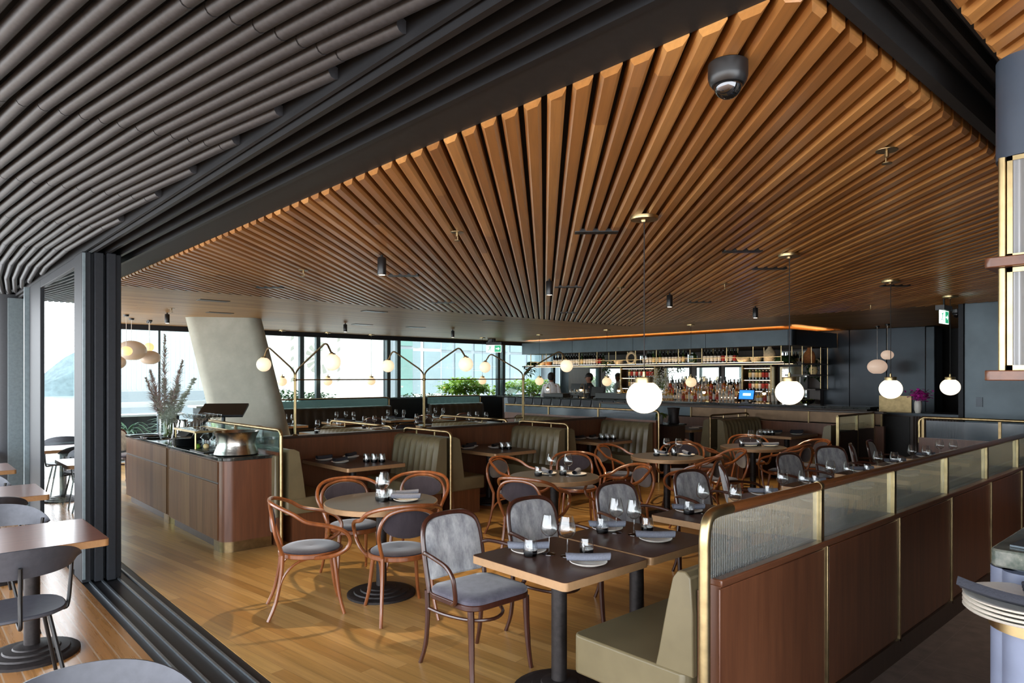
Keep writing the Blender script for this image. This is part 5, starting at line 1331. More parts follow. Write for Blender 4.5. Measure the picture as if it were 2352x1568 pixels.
# exit signs: running figure, doorway and arrow
def exit_sign(label, x, y, z, w, rz, flip):
    o = thing('exit_sign', label, 'sign', (x,y,z), rz); h = w*.5
    m = MB(); m.box(-w*.5,-.05,h*.98,w*.5,.05,h*1.35); m.tube([(0,0,h*1.3),(0,0,2.68-z)], .012, 8); obj('sign_housing', m, M['plastic'], o)
    m = MB(); m.box(-w/2,-.008,0,w/2,.008,h); f = obj('sign_blade', m, M['exitwhite'], o)
    for s in (-1, 1):
        yy = s*.0095
        m = MB(); a, c = (.02, w/2-.01) if flip*s > 0 else (-w/2+.01, -.02)
        q = lambda pts: m.add([(u, yy, v) for u, v in pts], [tuple(range(len(pts)))])
        q([(a,h*.06),(c,h*.06),(c,h*.94),(a,h*.94)])
        obj('green_field', m, M['exitgreen'], f)
        m = MB(); yy = s*.0105; cx = (a+c)/2; k = h*.3*(1 if flip*s > 0 else -1)
        q([(cx-k*.9,h*.44),(cx+k*.1,h*.44),(cx+k*.1,h*.56),(cx-k*.9,h*.56)]); q([(cx+k*.1,h*.30),(cx+k*.9,h*.5),(cx+k*.1,h*.70)])
        obj('arrow', m, M['exitwhite'], f)
        m = MB(); yy = s*.0105; cx = -(a+c)/2; k = h*.5
        for pts in ([(cx+.12*k,h*.84),(cx+.26*k,h*.84),(cx+.26*k,h*.94),(cx+.12*k,h*.94)], [(cx-.12*k,h*.5),(cx+.1*k,h*.46),(cx+.25*k,h*.78),(cx+.02*k,h*.80)], [(cx+.2*k,h*.78),(cx+.5*k,h*.6),(cx+.56*k,h*.66),(cx+.26*k,h*.86)], [(cx+.0*k,h*.80),(cx-.42*k,h*.72),(cx-.40*k,h*.64),(cx+.02*k,h*.70)],
                    [(cx-.1*k,h*.5),(cx+.1*k,h*.46),(cx+.34*k,h*.3),(cx+.22*k,h*.08),(cx+.12*k,h*.1),(cx+.18*k,h*.28)], [(cx-.12*k,h*.5),(cx+.0*k,h*.46),(cx-.3*k,h*.24),(cx-.6*k,h*.26),(cx-.6*k,h*.34),(cx-.34*k,h*.34)]): q(pts)
        obj('running_figure', m, M['exitgreen'], f)
    return o
exit_sign('hanging green exit sign with running figure and arrow near the doorway', 10.0, 2.75, 2.36, .34, 0, -1)
exit_sign('far green exit sign with running figure and arrow by the corner window', 11.9, 13.8, 2.33, .40, VD, -1)
# ================================================================= DECK FURNITURE, COUNTER TOP THINGS, RIGHT HAND CABINET
def make_deckchair():
    o = thing('deck_chair', None, 'chair'); w = M['outchair']
    def band(u, v):
        a = math.radians(-80+160*u); R = .285+.03*v; e = abs(2*u-1)**2.4
        z0, z1 = .655+.02*e, .805-.11*e
        return (R*math.sin(a), .06-R*math.cos(a)*.98, z0+(z1-z0)*v)
    m = MB(); m.grid(band, 28, 6, .010); obj('backrest', m, w, o, sharp=60)
    m = MB(); n = 28; out = []
    for i in range(n):
        a = 2*PI*i/n; c, s = math.cos(a), math.sin(a)
        out.append((.235*math.copysign(abs(c)**.75, c), .02+.215*math.copysign(abs(s)**.75, s)))
    L = [(.93,.428),(1,.436),(1,.448),(.97,.453),(.6,.444),(.2,.440)]
    vs = [(x*k, .02+(y-.02)*k, z) for k, z in L for x, y in out]
    m.add(vs, [(j*n+i, j*n+(i+1)%n, (j+1)*n+(i+1)%n, (j+1)*n+i) for j in range(5) for i in range(n)]+[tuple(range(n-1,-1,-1)), tuple(5*n+i for i in range(n))]); obj('seat', m, w, o)
    for x, y, k in ((0,-.255,1),(.245,.0,0),(-.245,.0,0)):
        bx_, by_ = (x*1.04, y*.94) if not k else (0, -.247)
        m = MB(); m.tube(smooth([(x*.55, y*.55, .425),(x*.92, y*.92, .41),(x*1.0, y*1.0, .44),(bx_*1.0, by_*1.0, .55),(bx_*1.03, by_*1.02, .68),(bx_*1.05, by_*1.04, .72)], 4), .0105, 8); obj('back_support', m, M['plastic'], o)
    for sx in (1,-1):
        for sy in (1,-1):
            m = MB(); m.tube([(sx*.14, .02+sy*.12, .43),(sx*.22, .02+sy*.20, 0)], [.011,.010], 8); obj('leg', m, M['plastic'], o)
    return o
dch = Kind(make_deckchair)
dt = Kind(make_square(.66,.77,'deck_table'))
def deck_table_mats(o):
    for c in o.children:
        if c.name.startswith('tabletop'): c.data.materials[0] = M['outtop']; [g.data.materials.__setitem__(0, M['outedge']) for g in c.children]
DT = [(.63,5.0),(.63,7.05),(.63,9.05),(.63,11.0)]
for i, (x, y) in enumerate(DT):
    o = dt((x,y,0), 0, 'red brown deck table, ' + ['nearest the door track','second from the door track','third along the deck','farthest along the deck'][i], 'deck tables')
    if i == 0: deck_table_mats(o)
    nm = ['nearest','second','third','farthest'][i]
    dch((x-.15,y-.62 if i else y-.56,0), 0, 'graphite deck chair on the near side of the %s deck table' % nm, 'deck chairs')
    dch((x-.13,y+.60,0), PI, 'graphite deck chair on the far side of the %s deck table' % nm, 'deck chairs')
dch((.40,2.18,0), PI-.1, 'graphite deck chair cut off by the lower edge of the photo', 'deck chairs')
# tables and chairs on the terrace seen through the sliding door
tt = Kind(make_square(.58,.72,'terrace_table'))
for i, (x, y) in enumerate(((1.64,9.72),(1.9,11.5))):
    o = tt((x,y,0), 0, ['pale table just behind the sliding glass door','pale table deeper behind the sliding glass door'][i], 'pale tables behind the glass door')
    if i == 0:
        for c in o.children:
            if c.name.startswith('tabletop'): c.data.materials[0] = M['facadegrey']
    for s in (1,-1): dch((x+.05, y+s*.6, 0), PI if s > 0 else 0, 'graphite chair on the %s side of the %s' % ('far' if s > 0 else 'near', ['pale table just behind the door glass','pale table deeper behind the door glass'][i]), 'chairs behind the glass door')
# round pale table and dark chairs left of the flowers
o = Kind(make_round(.66))((3.35,11.2,0), 0, 'large pale round table left of the flower vase')
for c in o.children:
    if c.name.startswith('tabletop'): c.data.materials[0] = M['facadegrey']; [g.data.materials.__setitem__(0, M['facadegrey']) for g in c.children]
for (x, y, a, lb) in ((3.9,12.15,-120,'dark velvet chair behind the large pale round table'),(2.75,12.0,-60,'dark velvet chair at the left far side of the pale round table'),(4.3,11.35,-172,'dark velvet chair right of the large pale round table')):
    velvet((x,y,0), math.radians(a-90), lb, 'velvet armchairs')
# ---- on the service counter
ZC = .905
o = thing('ice_bucket', 'waisted pewter ice bucket on the nearer service cabinet', 'bucket', (2.565,6.93,ZC))
m = MB(); m.lathe([(.20,0),(.212,.008),(.205,.03),(.183,.09),(.180,.13),(.192,.18),(.214,.225),(.218,.23),(.208,.228),(.188,.185),(.172,.13),(.178,.08),(.19,.02),(.001,.016)], 0,0,0,40); obj('bucket_body', m, M['silver'], o)
m = MB(); m.box(-.22,-.22,0,.22,.22,.008); tag(obj('service_tray', m, M['plastic'], loc=(2.56,7.42,ZC), bevel=.003), 'black tray with cutlery beside the ice bucket', 'tray')
for i in range(4):
    m = MB(); y = -.14+i*.06; m.box(-.12,y-.006,0,.06,y+.006,.004); m.prism(rrect(.06,y-.013,.13,y+.013,.012,3),0,.004)
    tag(obj('serving_spoon', m, M['chrome'], loc=(2.53,7.42,ZC+.0085)), '%s steel spoon on the black tray by the ice bucket' % ['nearest','second','third','farthest'][i], 'spoon', 'spoons on the black tray')
pm = Kind(lambda: tag(obj('serving_plate', MB().lathe([(.10,0),(.12,.004),(.155,.014),(.158,.018),(.12,.009),(.001,.007)],0,0,0,28), M['plastic']), None, 'plate'))
for k in range(7): pm((2.47,8.13,ZC+k*.0125), 0, 'dark plate, %s from the bottom of the stack left of the brass display stand' % ordinal(k+1), 'stack of dark plates on the counter')
o = thing('display_stand', 'brass legged glass display stand on the service counter', 'stand', (2.55,7.95,ZC))
m = MB(); m.box(-.17,-.36,.185,.17,.36,.197); obj('glass_shelf', m, M['greenglass'], o)
m = MB(); m.box(-.175,-.365,.178,.175,-.355,.2); m.box(-.175,.355,.178,.175,.365,.2); m.box(-.175,-.36,.178,-.165,.36,.2); m.box(.165,-.36,.178,.175,.36,.2); obj('brass_frame', m, M['brass'], o)
for sx in (-1,1):
    for sy in (-1,1): m = MB(); m.tube([(sx*.16,sy*.34,0),(sx*.16,sy*.34,.18)], .0095, 8); obj('leg', m, M['brass'], o)
def make_coupe():
    o = thing('coupe_glass', None, 'glass')
    m = MB(); m.lathe([(.034,0),(.033,.003),(.006,.008),(.0035,.02),(.0035,.105),(.008,.112)],0,0,0,14); obj('foot', m, M['wine'], o)
    m = MB(); m.lathe([(.004,.110),(.03,.122),(.05,.15),(.052,.165),(.051,.165),(.049,.151),(.029,.124),(.001,.113)],0,0,0,16); obj('bowl', m, M['wine'], o); return o
coupe = Kind(make_coupe)
for i in range(10): coupe((2.55-.09+.17*(i%2), 7.67+.118*(i//2), ZC+.198), 0, '%s coupe glass from the near end, %s row on the brass display stand' % (ordinal(i//2+1), ['left','right'][i%2]), 'coupe glasses on the display stand')
for i, (x, y) in enumerate(((2.63,7.72),(2.70,7.86),(2.62,8.0))):
    tag(obj('glass_carafe', MB().lathe([(.05,0),(.062,.02),(.06,.09),(.03,.13),(.034,.16),(.03,.16),(.026,.13),(.055,.09),(.056,.02),(.001,.01)],0,0,0,18), M['wine'], loc=(x,y,ZC)), '%s small glass carafe under the display stand' % ['nearest','middle','farthest'][i], 'carafe', 'carafes under the display stand')
for i, (x, y, w_) in enumerate(((2.50,7.62,.03),(2.44,7.7,.028))): tag(obj('lemon', MB().sphere((0,0,w_), w_, w_*1.2, w_, 14, 10), M['leafbright'] if i else M['papero'], loc=(x,y,ZC)), ['yellow lemon by a leg of the display stand','green lime beside the lemon on the counter'][i], 'fruit')
def monitor(label, x, y, w, h, lean, rz, z=ZC, up=.14):
    o = thing('till_monitor', label, 'monitor', (x,y,z), rz)
    m = MB(); m.box(-.10,-.09,0,.10,.09,.022); m.tube([(0,0,.02),(0,.03,up+.02)], .022, 10); obj('stand', m, M['plastic'], o)
    c, s = math.cos(lean), math.sin(lean); m = MB()
    q = lambda u, v, d: (u, .03+v*s-d*c, up+v*c+d*s)
    m.add([q(u,v,d) for d in (0,.03) for u, v in ((-w/2,-h/2),(w/2,-h/2),(w/2,h/2),(-w/2,h/2))], [(0,3,2,1),(4,5,6,7),(0,1,5,4),(1,2,6,5),(2,3,7,6),(3,0,4,7)])
    obj('screen_case', m, M['plastic'], o, bevel=.004); return o
mx, my = ray(512, 7.95); monitor('large black till monitor tilted back above the coupe glasses', mx, my, .50, .34, 1.2, VD+.15, ZC, .37)
mx, my = ray(436, 8.15); monitor('low black till monitor lying beside the flower vase', mx, my, .30, .34, .9, VD-.75, ZC, .15)
mx, my = ray(470, 7.75); monitor('small black till monitor under the large tilted one', mx, my, .26, .2, 1.1, VD, ZC, .10)
for i, (x, y) in enumerate(((2.44,9.72),(2.50,9.45))):
    tag(obj('round_tray', MB().lathe([(.17,0),(.185,.006),(.19,.02),(.186,.02),(.18,.008),(.001,.006)],0,0,0,30), M['chrome' if i else 'plastic'], loc=(x,y,ZC+.0)), ['dark round tray left of the flower vase','shiny round tray left of the flower vase'][i], 'tray')
for i, (x, y, r_) in enumerate(((2.72,9.15,.07),(2.66,9.38,.06))):
    o = thing('cocktail_shaker', ['larger steel jug right of the flower vase','smaller steel jug behind the flower vase'][i], 'jug', (x,y,ZC))
    m = MB(); m.lathe([(r_*.8,0),(r_,.02),(r_*1.05,.14),(r_*.8,.21),(r_*.85,.235),(r_*.8,.235),(r_*.75,.21),(.001,.20)],0,0,0,22); obj('jug_body', m, M['chrome'], o)
    m = MB(); m.tube(smooth([(r_*.9,0,.2),(r_*1.7,0,.19),(r_*1.8,0,.1),(r_*1.05,0,.05)],4), .007, 8); obj('handle', m, M['chrome'], o)
# flower arrangement
o = thing('flower_arrangement', 'glass vase of mauve pampas plumes and white delphiniums on the service counter', 'flowers', (2.52,9.12,ZC))
m = MB(); m.lathe([(.05,0),(.07,.01),(.085,.08),(.08,.2),(.085,.26),(.081,.26),(.076,.2),(.08,.08),(.001,.015)],0,0,0,24); obj('vase', m, M['wine'], o)
r = random.Random(21)
ux, uy = math.cos(VD), math.sin(VD)
def stemto(px, py, d=8.3):
    w_ = (px-366)*d/FPX; h_ = CAMH-(py-HY)*d/FPX-ZC; return Vector((ux*w_, uy*w_, h_))
def curve(p1, bend=.0, side=0.0): 
    p0 = Vector((r.uniform(-.03,.03), r.uniform(-.03,.03), .05)); mid = (p0+p1)/2+Vector((side,bend,.03)); return smooth([p0, p0*.3+mid*.7, p1], 6)
for (px, py, n, L, t0) in ((362,768,620,.11,.45),(404,828,560,.12,.45),(328,852,620,.13,.42),(318,868,380,.10,.5)):
    cv = curve(stemto(px, py)); m = MB(); m.tube(cv, .0025, 5); k = MB()
    for i in range(n):
        t = t0+(1-t0)*r.random()**.8; a = cv[min(len(cv)-2, int(t*(len(cv)-1)))]; b_ = cv[min(len(cv)-1, int(t*(len(cv)-1))+1)]; q = a.lerp(b_, r.random()); dd = (cv[-1]-cv[len(cv)//2]).normalized(); a2 = r.uniform(0,2*PI)
        k.leaf(q, dd*.8+Vector((math.cos(a2)*ux*.75, math.cos(a2)*uy*.75, math.sin(a2)*.3))+Vector((r.gauss(0,.2), r.gauss(0,.2), 0)), L*1.35*r.uniform(.5,1.2)*max(.25,1.25*(1-((t-t0)/(1-t0))**1.4)), .0065, .25, 3)
    p = obj('plume_stem', m, M['stem'], o); obj('pampas_plume', k, M['pampas'], p)
for (px, py, n) in ((432,870,130),(360,872,150),(394,884,130),(344,912,110),(378,900,130),(410,905,100)):
    cv = curve(stemto(px, py)); m = MB(); m.tube(cv, .003, 5); k = MB()
    for i in range(n):
        t = .38+.62*r.random(); j = min(len(cv)-2, int(t*(len(cv)-1))); q = cv[j].lerp(cv[j+1], r.random()); rad = .035*(1.25-t)
        a = r.uniform(0,2*PI); c = q+Vector((math.cos(a)*rad, math.sin(a)*rad, r.uniform(-.01,.01)))
        for z in range(4): k.leaf(c, (math.cos(a+z*1.6)+.4*math.cos(a), math.sin(a+z*1.6)+.4*math.sin(a), .5), .034, .036, .15, 2)
    p = obj('flower_stem', m, M['stem'], o); obj('blossom', k, M['petal'], p)
k = MB()
for i in range(14): k.leaf((r.uniform(-.05,.05), r.uniform(-.05,.05), .03), (r.uniform(-.25,.25), r.uniform(-.25,.25), 1), r.uniform(.2,.36), .016, .1, 4)
obj('stem_leaves', k, M['stem'], o)
# ---- right hand cabinet: slate head, brass framed fluted glass, shelves; stone topped counter below
KX, KY = 2.56, .56
o = thing('hanging_cabinet', 'slate blue cabinet head with brass framed fluted glass hanging at the right', 'cabinet')
m = MB(); m.prism(rrect(KX, KY-1.6, KX+2.2, KY+.02, .09, 6), 2.365, 2.68); obj('cabinet_head', m, M['bluedark'], o)
m = MB(); m.prism(rrect(KX+.02, KY-1.55, KX+2.15, KY+.0, .07, 5), 2.358, 2.366); obj('head_underside', m, M['black'], o)
for zs, lb in (((2.045,2.365),'u'),((1.70,2.02),'l')):
    for (x, y) in ((KX+.012,KY-.013),(KX+.012,KY-.62),(KX+.012,KY-1.2)):
        m = MB(); m.tube([(x,y,zs[0]-.003),(x,y,zs[1]-.002)], .0115, 12); obj('brass_post', m, M['brass'], o)
    for a, c in ((KY-.605,KY-.027),(KY-1.185,KY-.635)):
        f = MB()
        for z0, z1 in ((zs[0],zs[0]+.016),(zs[1]-.016,zs[1]-.002)): f.box(KX+.003, a, z0, KX+.021, c, z1)
        f.box(KX+.003,a,zs[0],KX+.021,a+.014,zs[1]-.002); f.box(KX+.003,c-.014,zs[0],KX+.021,c,zs[1]-.002); fr = obj('glass_frame', f, M['brass'], o)
        p = MB(); p.box(KX+.008, a+.014, zs[0]+.016, KX+.016, c-.014, zs[1]-.016); obj('glass_pane', p, M['cabglass'], fr)
    for a, c in ((KX+.03,KX+.62),(KX+.66,KX+1.2)):
        f = MB()
        for z0, z1 in ((zs[0],zs[0]+.016),(zs[1]-.016,zs[1]-.002)): f.box(a, KY-.022, z0, c, KY-.004, z1)
        f.box(a,KY-.022,zs[0],a+.014,KY-.004,zs[1]-.002); f.box(c-.014,KY-.022,zs[0],c,KY-.004,zs[1]-.002); fr = obj('glass_frame', f, M['brass'], o)
        p = MB(); p.box(a+.014, KY-.017, zs[0]+.016, c-.014, KY-.009, zs[1]-.016); obj('glass_pane', p, M['cabglass'], fr)
for z0, z1, g in ((2.02,2.052,.0),(1.668,1.70,.0)):
    m = MB(); m.prism(rrect(KX-.025, KY-1.5, KX+2.1, KY+.03, .02, 3), z0, z1); obj('timber_shelf', m, M['panel_x'], o, bevel=.003)
o = thing('stone_counter', 'fluted slate blue counter with green brown marble top at the lower right', 'counter')
m = MB(); m.prism(rrect(KX, KY-1.6, KX+2.0, KY+.02, .03, 4), 1.085, 1.14); obj('marble_top', m, M['greenstone'], o, bevel=.006)
m = MB(); m.prism(rrect(KX+.035, KY-1.55, KX+1.95, KY-.005, .06, 5), 0, 1.08); obj('counter_body', m, M['bluedark'], o)
m = MB()
for i in range(9):
    y = KY-.062-i*.118; m.lathe([(.056,.03),(.056,1.075)], KX+.045, y, 0, 20)
for i in range(9):
    x = KX+.085+i*.118; m.lathe([(.056,.03),(.056,1.075)], x, KY-.022, 0, 20)
obj('fluted_front', m, M['blue'], o, sharp=50)
m = MB(); m.box(KX-.018, KY-.42, .97, KX+.0, KY-.12, 1.075); obj('brass_strip', m, M['brass'], o)
m = MB(); n = 24
pts = [(KX-.005+.0, KY-.10-.5)]; R = .135
pts = [(KX+.03+R*math.cos(a), .45+R*math.sin(a)) for a in [PI/2+PI*i/n for i in range(n+1)]]
m.prism(pts, .91, .984); obj('brass_bracket', m, M['brass'], o)
for k in range(4):
    tag(obj('serving_plate', MB().lathe([(.085,0),(.11,.004),(.152,.016),(.160,.023),(.154,.024),(.11,.011),(.001,.008)],0,0,0,40), M['ceramic'], loc=(2.41,.45,0.985+k*.0125)), '%s white plate of the stack on the brass bracket' % ['lowest','second','third','topmost'][k], 'plate', 'white plates on the brass bracket')
m = MB()
m.grid(lambda u, v: (-.145+.115*u-.012*math.sin(v*5), .15-.33*v, .012+.035*math.exp(-((u-.15)/.16)**2)*(1-.2*v)+.02*(1-v)**3), 14, 14, -.008)
tag(obj('folded_napkin', m, M['napkind'], loc=(2.44,.45,1.0305), sharp=60), 'charcoal napkin draped over the left rim of the white plates', 'napkin')
for k in range(4):
    m = MB(); m.prism(rrect(-.07,-.10,.07,.10,.012,3), 0, .011)
    o2 = tag(obj('napkin_square', m, M['napkind'], loc=(2.47,.36,1.035+k*.0115), bevel=.004), '%s folded charcoal napkin of the pile on the white plates' % ['lowest','second','third','topmost'][k], 'napkin', 'napkins piled on the white plates'); o2.rotation_euler = (0,0,VD+.1*k)
m = MB(); m.prism([(-.13,-.09),(.15,-.10),(.16,.09),(-.10,.11)], 0, .006)
tag(obj('menu_sheet', m, M['steel2'], loc=(KX+.17,KY-.13,1.141)), 'grey sheet lying on the green brown marble top', 'sheet')
# ================================================================= FAR DINING AREA AND FIGURES
ft = Kind(make_square(.72,.72,'square_table'))
FT = [(5.75,13.05),(7.15,13.15),(8.45,13.2),(9.55,13.2),(5.6,10.9),(6.75,11.3),(8.0,11.4),(9.2,11.2)]
FN = ['far window table beside the concrete column','far window table before the rosette','far window table left of the window post','far window table right of the window post','far table just right of the concrete column base','far middle table before the rosette window','far middle table with the dark chair','far middle table nearest the bar end']
for (x, y), nm in zip(FT, FN):
    ft((x,y,0), 0, 'dark square ' + nm, 'far square tables')
    for q, (dx, dy) in enumerate(((-.14,.1),(.1,.14),(.14,-.12))):
        wine((x+dx,y+dy,ZT), 0, '%s wine glass on the %s' % (['left','middle','right'][q], nm), 'wine glasses')
    for q, (dx, dy) in enumerate(((-.22,-.02),(.24,.05))):
        tumbler((x+dx,y+dy,ZT), 0, '%s tumbler on the %s' % (['left','right'][q], nm), 'water tumblers')
    for q, (dx, dy) in enumerate(((-.05,-.22),(.02,.26))):
        plate((x+dx,y+dy,ZT), 0, '%s side plate on the %s' % (['near','far'][q], nm), 'side plates'); napkind((x+dx,y+dy,ZT+.0145), VD, '%s napkin on the %s' % (['near','far'][q], nm), 'rolled napkins')
fv_ = Kind(make_velvet)
for i, (x, y, a, lb) in enumerate(((7.2,12.35,90,'dark velvet chair at the far window table before the rosette'),(8.5,12.4,90,'dark velvet chair at the window table left of the window post'),(9.6,12.45,90,'dark velvet chair at the window table right of the window post'),(8.05,10.62,90,'dark velvet chair near side of the far middle table'),(9.25,10.45,90,'dark velvet chair at the far table nearest the bar end'),(6.8,10.55,90,'dark velvet chair at the far middle table before the rosette'))):
    o = fv_((x,y,0), math.radians(a-90), lb, 'dark velvet chairs by the window')
    if i == 0:
        for c in o.children:
            if c.name.startswith('back_pad'): c.data.materials[0] = M['velvetdark']
def wbench(x0, x1, label, y=13.95):
    o = thing('window_bench', label, 'bench')
    m = MB(); m.box(x0, y-.48, 0, x1, y+.02, .30); obj('bench_base', m, M['darkwood'], o)
    m = MB(); m.prism(rrect(x0, y-.54, x1, y, .03, 3), .30, .46); obj('seat_cushion', m, M['leather_dark'], o, bevel=.018)
    m = MB(); tufted(m, (x1, y-.02, 0), (-1,0,0), (0,-1,0), x1-x0, .45, 1.0, .06, .16, ch=.2); obj('backrest', m, M['leather_dark'], o, sharp=55)
    s = MB(); s.tube(smooth([(x1+.03,y+.2,0),(x1+.03,y+.2,1.05),(x1+.03,y+.2,1.14),(x1+.0,y+.2,1.17),(x1-.08,y+.2,1.185),(x1-.2,y+.2,1.185)],4)+[Vector((x0,y+.2,1.185))], .016, 8); obj('brass_rail', s, M['brassd'], o)
    s = MB(); s.box(x0,y+.19,1.0,x1-.02,y+.2,1.165); obj('glass_pane', s, M['greenglass'], o)
    return o
wbench(5.2, 8.85, 'long dark tufted bench with glass screen under the window')
wbench(10.0, 11.7, 'short dark tufted bench with glass screen near the bar end')
# figures behind the bar
def person(label, x, y, rz, h, shirt, trousers, headturn):
    o = thing('person', label, 'person', (x,y,0), rz); k = h/1.78
    J = {'pel':(0,0,.96),'waist':(0,.0,1.10),'chest':(0,-.01,1.30),'neck0':(0,-.015,1.47),'neck':(0,0,1.54),'head':(0,.02,1.63),'top':(0,.01,1.74)}
    V = []; E = []; R = []
    def add(p, r, prev=None):
        V.append(tuple(c*k for c in p)); R.append(r*k)
        if prev is not None: E.append((prev, len(V)-1))
        return len(V)-1
    pel = add(J['pel'], .145); wa = add(J['waist'], .135, pel); ch = add(J['chest'], .155, wa); n0 = add(J['neck0'], .085, ch); ne = add(J['neck'], .055, n0)
    he = add(J['head'], .088, ne); add(J['top'], .072, he)
    for s in (1,-1):
        sh = add((s*.185,-.01,1.42), .062, ch); el = add((s*.26,-.02,1.13), .042, sh); wr = add((s*.24,.20,1.08), .028, el); pm_ = add((s*.225,.27,1.08), .032, wr)
        for q, (dx, L) in enumerate(((-.024,.075),(-.008,.085),(.008,.08),(.024,.065))):
            f1 = add((s*.225+dx,.31,1.085), .0085, pm_); add((s*.225+dx,.31+L*.6,1.065), .0075, f1)
        t1_ = add((s*.19,.27,1.075), .010, pm_); add((s*.175,.31,1.06), .0085, t1_)
        hp = add((s*.10,0,.90), .09, pel); kn = add((s*.11,.02,.50), .062, hp); an = add((s*.11,0,.09), .042, kn); add((s*.12,.14,.04), .036, an)
    me = bpy.data.meshes.new('body'); me.from_pydata(V, E, []); me.materials.append(M['skin'])
    b = bpy.data.objects.new('body', me); C.objects.link(b); b.parent = o
    sk = b.modifiers.new('skin', 'SKIN'); sk.use_smooth_shade = True
    for v, r_ in zip(me.skin_vertices[0].data, R): v.radius = (r_, r_)
    me.skin_vertices[0].data[0].use_root = True
    su = b.modifiers.new('sub', 'SUBSURF'); su.levels = 2; su.render_levels = 2
    def sleeve(pts, rr, name, mat):
        m = MB(); m.tube(smooth([tuple(c*k for c in p) for p in pts], 4), [q*k for q in rr], 14) if False else m.tube([tuple(c*k for c in p) for p in pts], [q*k for q in rr], 14)
        return obj(name, m, M[mat], o, sharp=70)
    # shirt body: lofted ellipses
    m = MB(); n = 24; lay = [(.93,.185,.135,0),(1.0,.185,.135,0),(1.12,.178,.13,0),(1.28,.20,.138,-.01),(1.38,.205,.13,-.012),(1.44,.165,.105,-.014),(1.48,.085,.075,-.01),(1.52,.066,.066,-.004)]
    vs = [(k*a*math.cos(2*PI*i/n), k*(c+b_*math.sin(2*PI*i/n)), k*z) for z, a, b_, c in lay for i in range(n)]
    m.add(vs, [(j*n+i, j*n+(i+1)%n, (j+1)*n+(i+1)%n, (j+1)*n+i) for j in range(len(lay)-1) for i in range(n)]); sh_ = obj('shirt', m, M[shirt], o, sharp=70)
    for s in (1,-1):
        m = MB(); m.tube([tuple(c*k for c in p) for p in ((s*.12,-.01,1.43),(s*.18,-.01,1.412),(s*.222,-.015,1.27),(s*.255,-.02,1.13),(s*.253,.04,1.11),(s*.241,.17,1.085))], [q*k for q in (.055,.062,.056,.05,.047,.037)], 14); obj('sleeve', m, M[shirt], sh_, sharp=70)
    m = MB(); lay = [(.98,.172,.128),(.90,.175,.13),(.84,.17,.125)]
    vs = [(k*a*math.cos(2*PI*i/n), k*b_*math.sin(2*PI*i/n), k*z) for z, a, b_ in lay for i in range(n)]
    m.add(vs, [(j*n+(i+1)%n, j*n+i, (j+1)*n+i, (j+1)*n+(i+1)%n) for j in range(2) for i in range(n)])
    for s in (1,-1): m.tube([tuple(c*k for c in p) for p in ((s*.09,0,.92),(s*.105,.005,.7),(s*.11,.02,.5),(s*.11,.005,.1))], [q*k for q in (.098,.086,.074,.06)], 14)
    obj('trousers', m, M[trousers], o, sharp=70)
    m = MB(); m.sphere((0,-.006*k,1.688*k), .094*k, .104*k, .10*k, 20, 12, -.15, 1); m.sphere((0,-.035*k,1.64*k), .087*k, .07*k, .085*k, 18, 10); obj('hair', m, M['hair'], o, sharp=70)
    m = MB(); m.add([(-.012*k,.105*k,1.64*k),(.012*k,.105*k,1.64*k),(0,.128*k,1.635*k),(0,.10*k,1.675*k)], [(0,1,2),(0,2,3),(1,3,2),(0,3,1)]); obj('nose', m, M['skin'], o)
    for s in (1,-1):
        m = MB(); m.sphere((s*.033*k,.098*k,1.662*k), .009*k, nu=8, nv=6); obj('eye', m, M['hair'], o)
        m = MB(); m.sphere((s*.09*k,0,1.645*k), .012*k, .02*k, .032*k, 10, 8); obj('ear', m, M['skin'], o)
    m = MB(); m.sphere((0,.098*k,1.60*k), .022*k, .008*k, .006*k, 10, 6); obj('mouth', m, M['terracotta'], o)
    return o
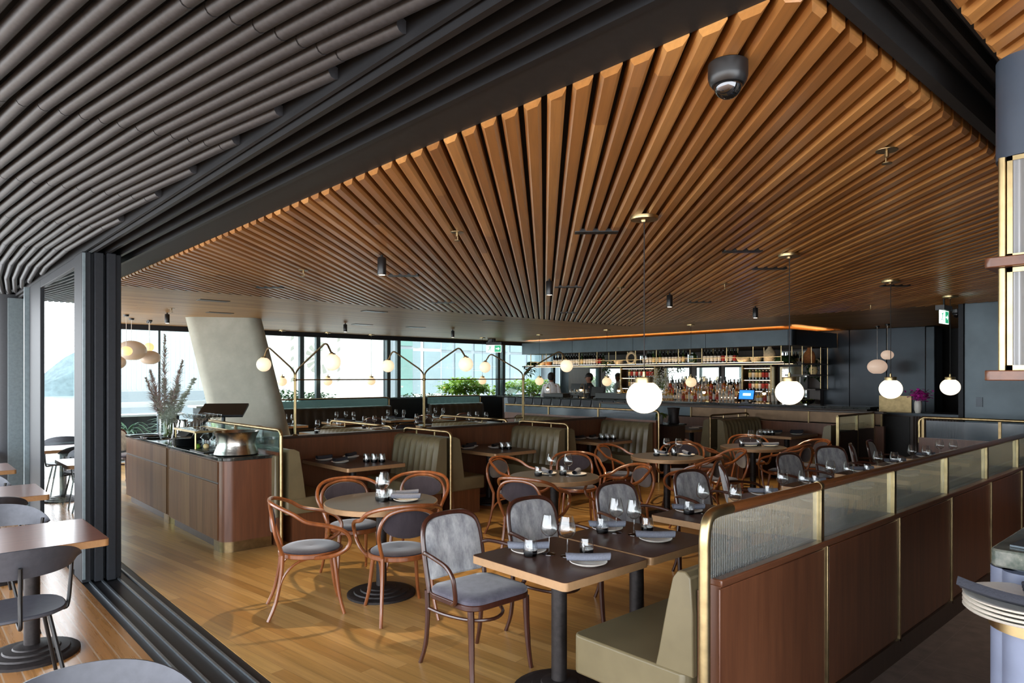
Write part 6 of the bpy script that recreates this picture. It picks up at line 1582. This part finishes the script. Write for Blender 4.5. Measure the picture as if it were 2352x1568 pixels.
px, d = 1266, 19.2; x, y = ray(px, d); person('person in a white shirt turned away behind the bar', x, y, math.radians(-60), 1.80, 'shirt', 'darkcloth', 0)
px, d = 1353, 18.0; x, y = ray(px, d); person('dark figure standing in for a reflection in the bar mirror', x, y, math.radians(60), 1.78, 'darkcloth', 'darkcloth', 0)  # second figure built in place of a dark reflection in the mirror
SKY = 4.0; EXPO = 1.05
# ================================================================= LIGHT, WORLD, CAMERA
sc = bpy.context.scene
w = bpy.data.worlds.new('overcast sky'); sc.world = w; w.use_nodes = True
nt = w.node_tree; nt.nodes.clear()
out = nt.nodes.new('ShaderNodeOutputWorld'); bg = nt.nodes.new('ShaderNodeBackground')
gr = nt.nodes.new('ShaderNodeTexGradient'); tc = nt.nodes.new('ShaderNodeTexCoord'); sp = nt.nodes.new('ShaderNodeSeparateXYZ'); rp = nt.nodes.new('ShaderNodeValToRGB')
nt.links.new(tc.outputs['Generated'], sp.inputs[0]); nt.links.new(sp.outputs[2], rp.inputs[0]); nt.links.new(rp.outputs[0], bg.inputs[0])
rp.color_ramp.elements[0].color = (.92,.96,1,1); rp.color_ramp.elements[1].color = (.80,.88,1,1)
bg.inputs[1].default_value = SKY
nt.links.new(bg.outputs[0], out.inputs[0])
cam = bpy.data.cameras.new('camera'); co = bpy.data.objects.new('camera', cam); C.objects.link(co)
cam.sensor_width = 36; cam.sensor_fit = 'HORIZONTAL'; cam.lens = 36*FPX/2352
cam.shift_y = (HY-784)/2352; cam.clip_start = .05; cam.clip_end = 900
co.location = (0,0,CAMH); co.rotation_euler = (PI/2, 0, ANG-PI/2)
sc.camera = co
sc.view_settings.view_transform = 'Standard'; sc.view_settings.look = 'None'; sc.view_settings.gamma = 1; sc.view_settings.use_curve_mapping = False
sc.view_settings.exposure = EXPO
sc.cycles.max_bounces = 8; sc.cycles.diffuse_bounces = 4; sc.cycles.glossy_bounces = 4; sc.cycles.transparent_max_bounces = 24
sc.cycles.caustics_reflective = False; sc.cycles.caustics_refractive = False
sc.cycles.sample_clamp_indirect = 6
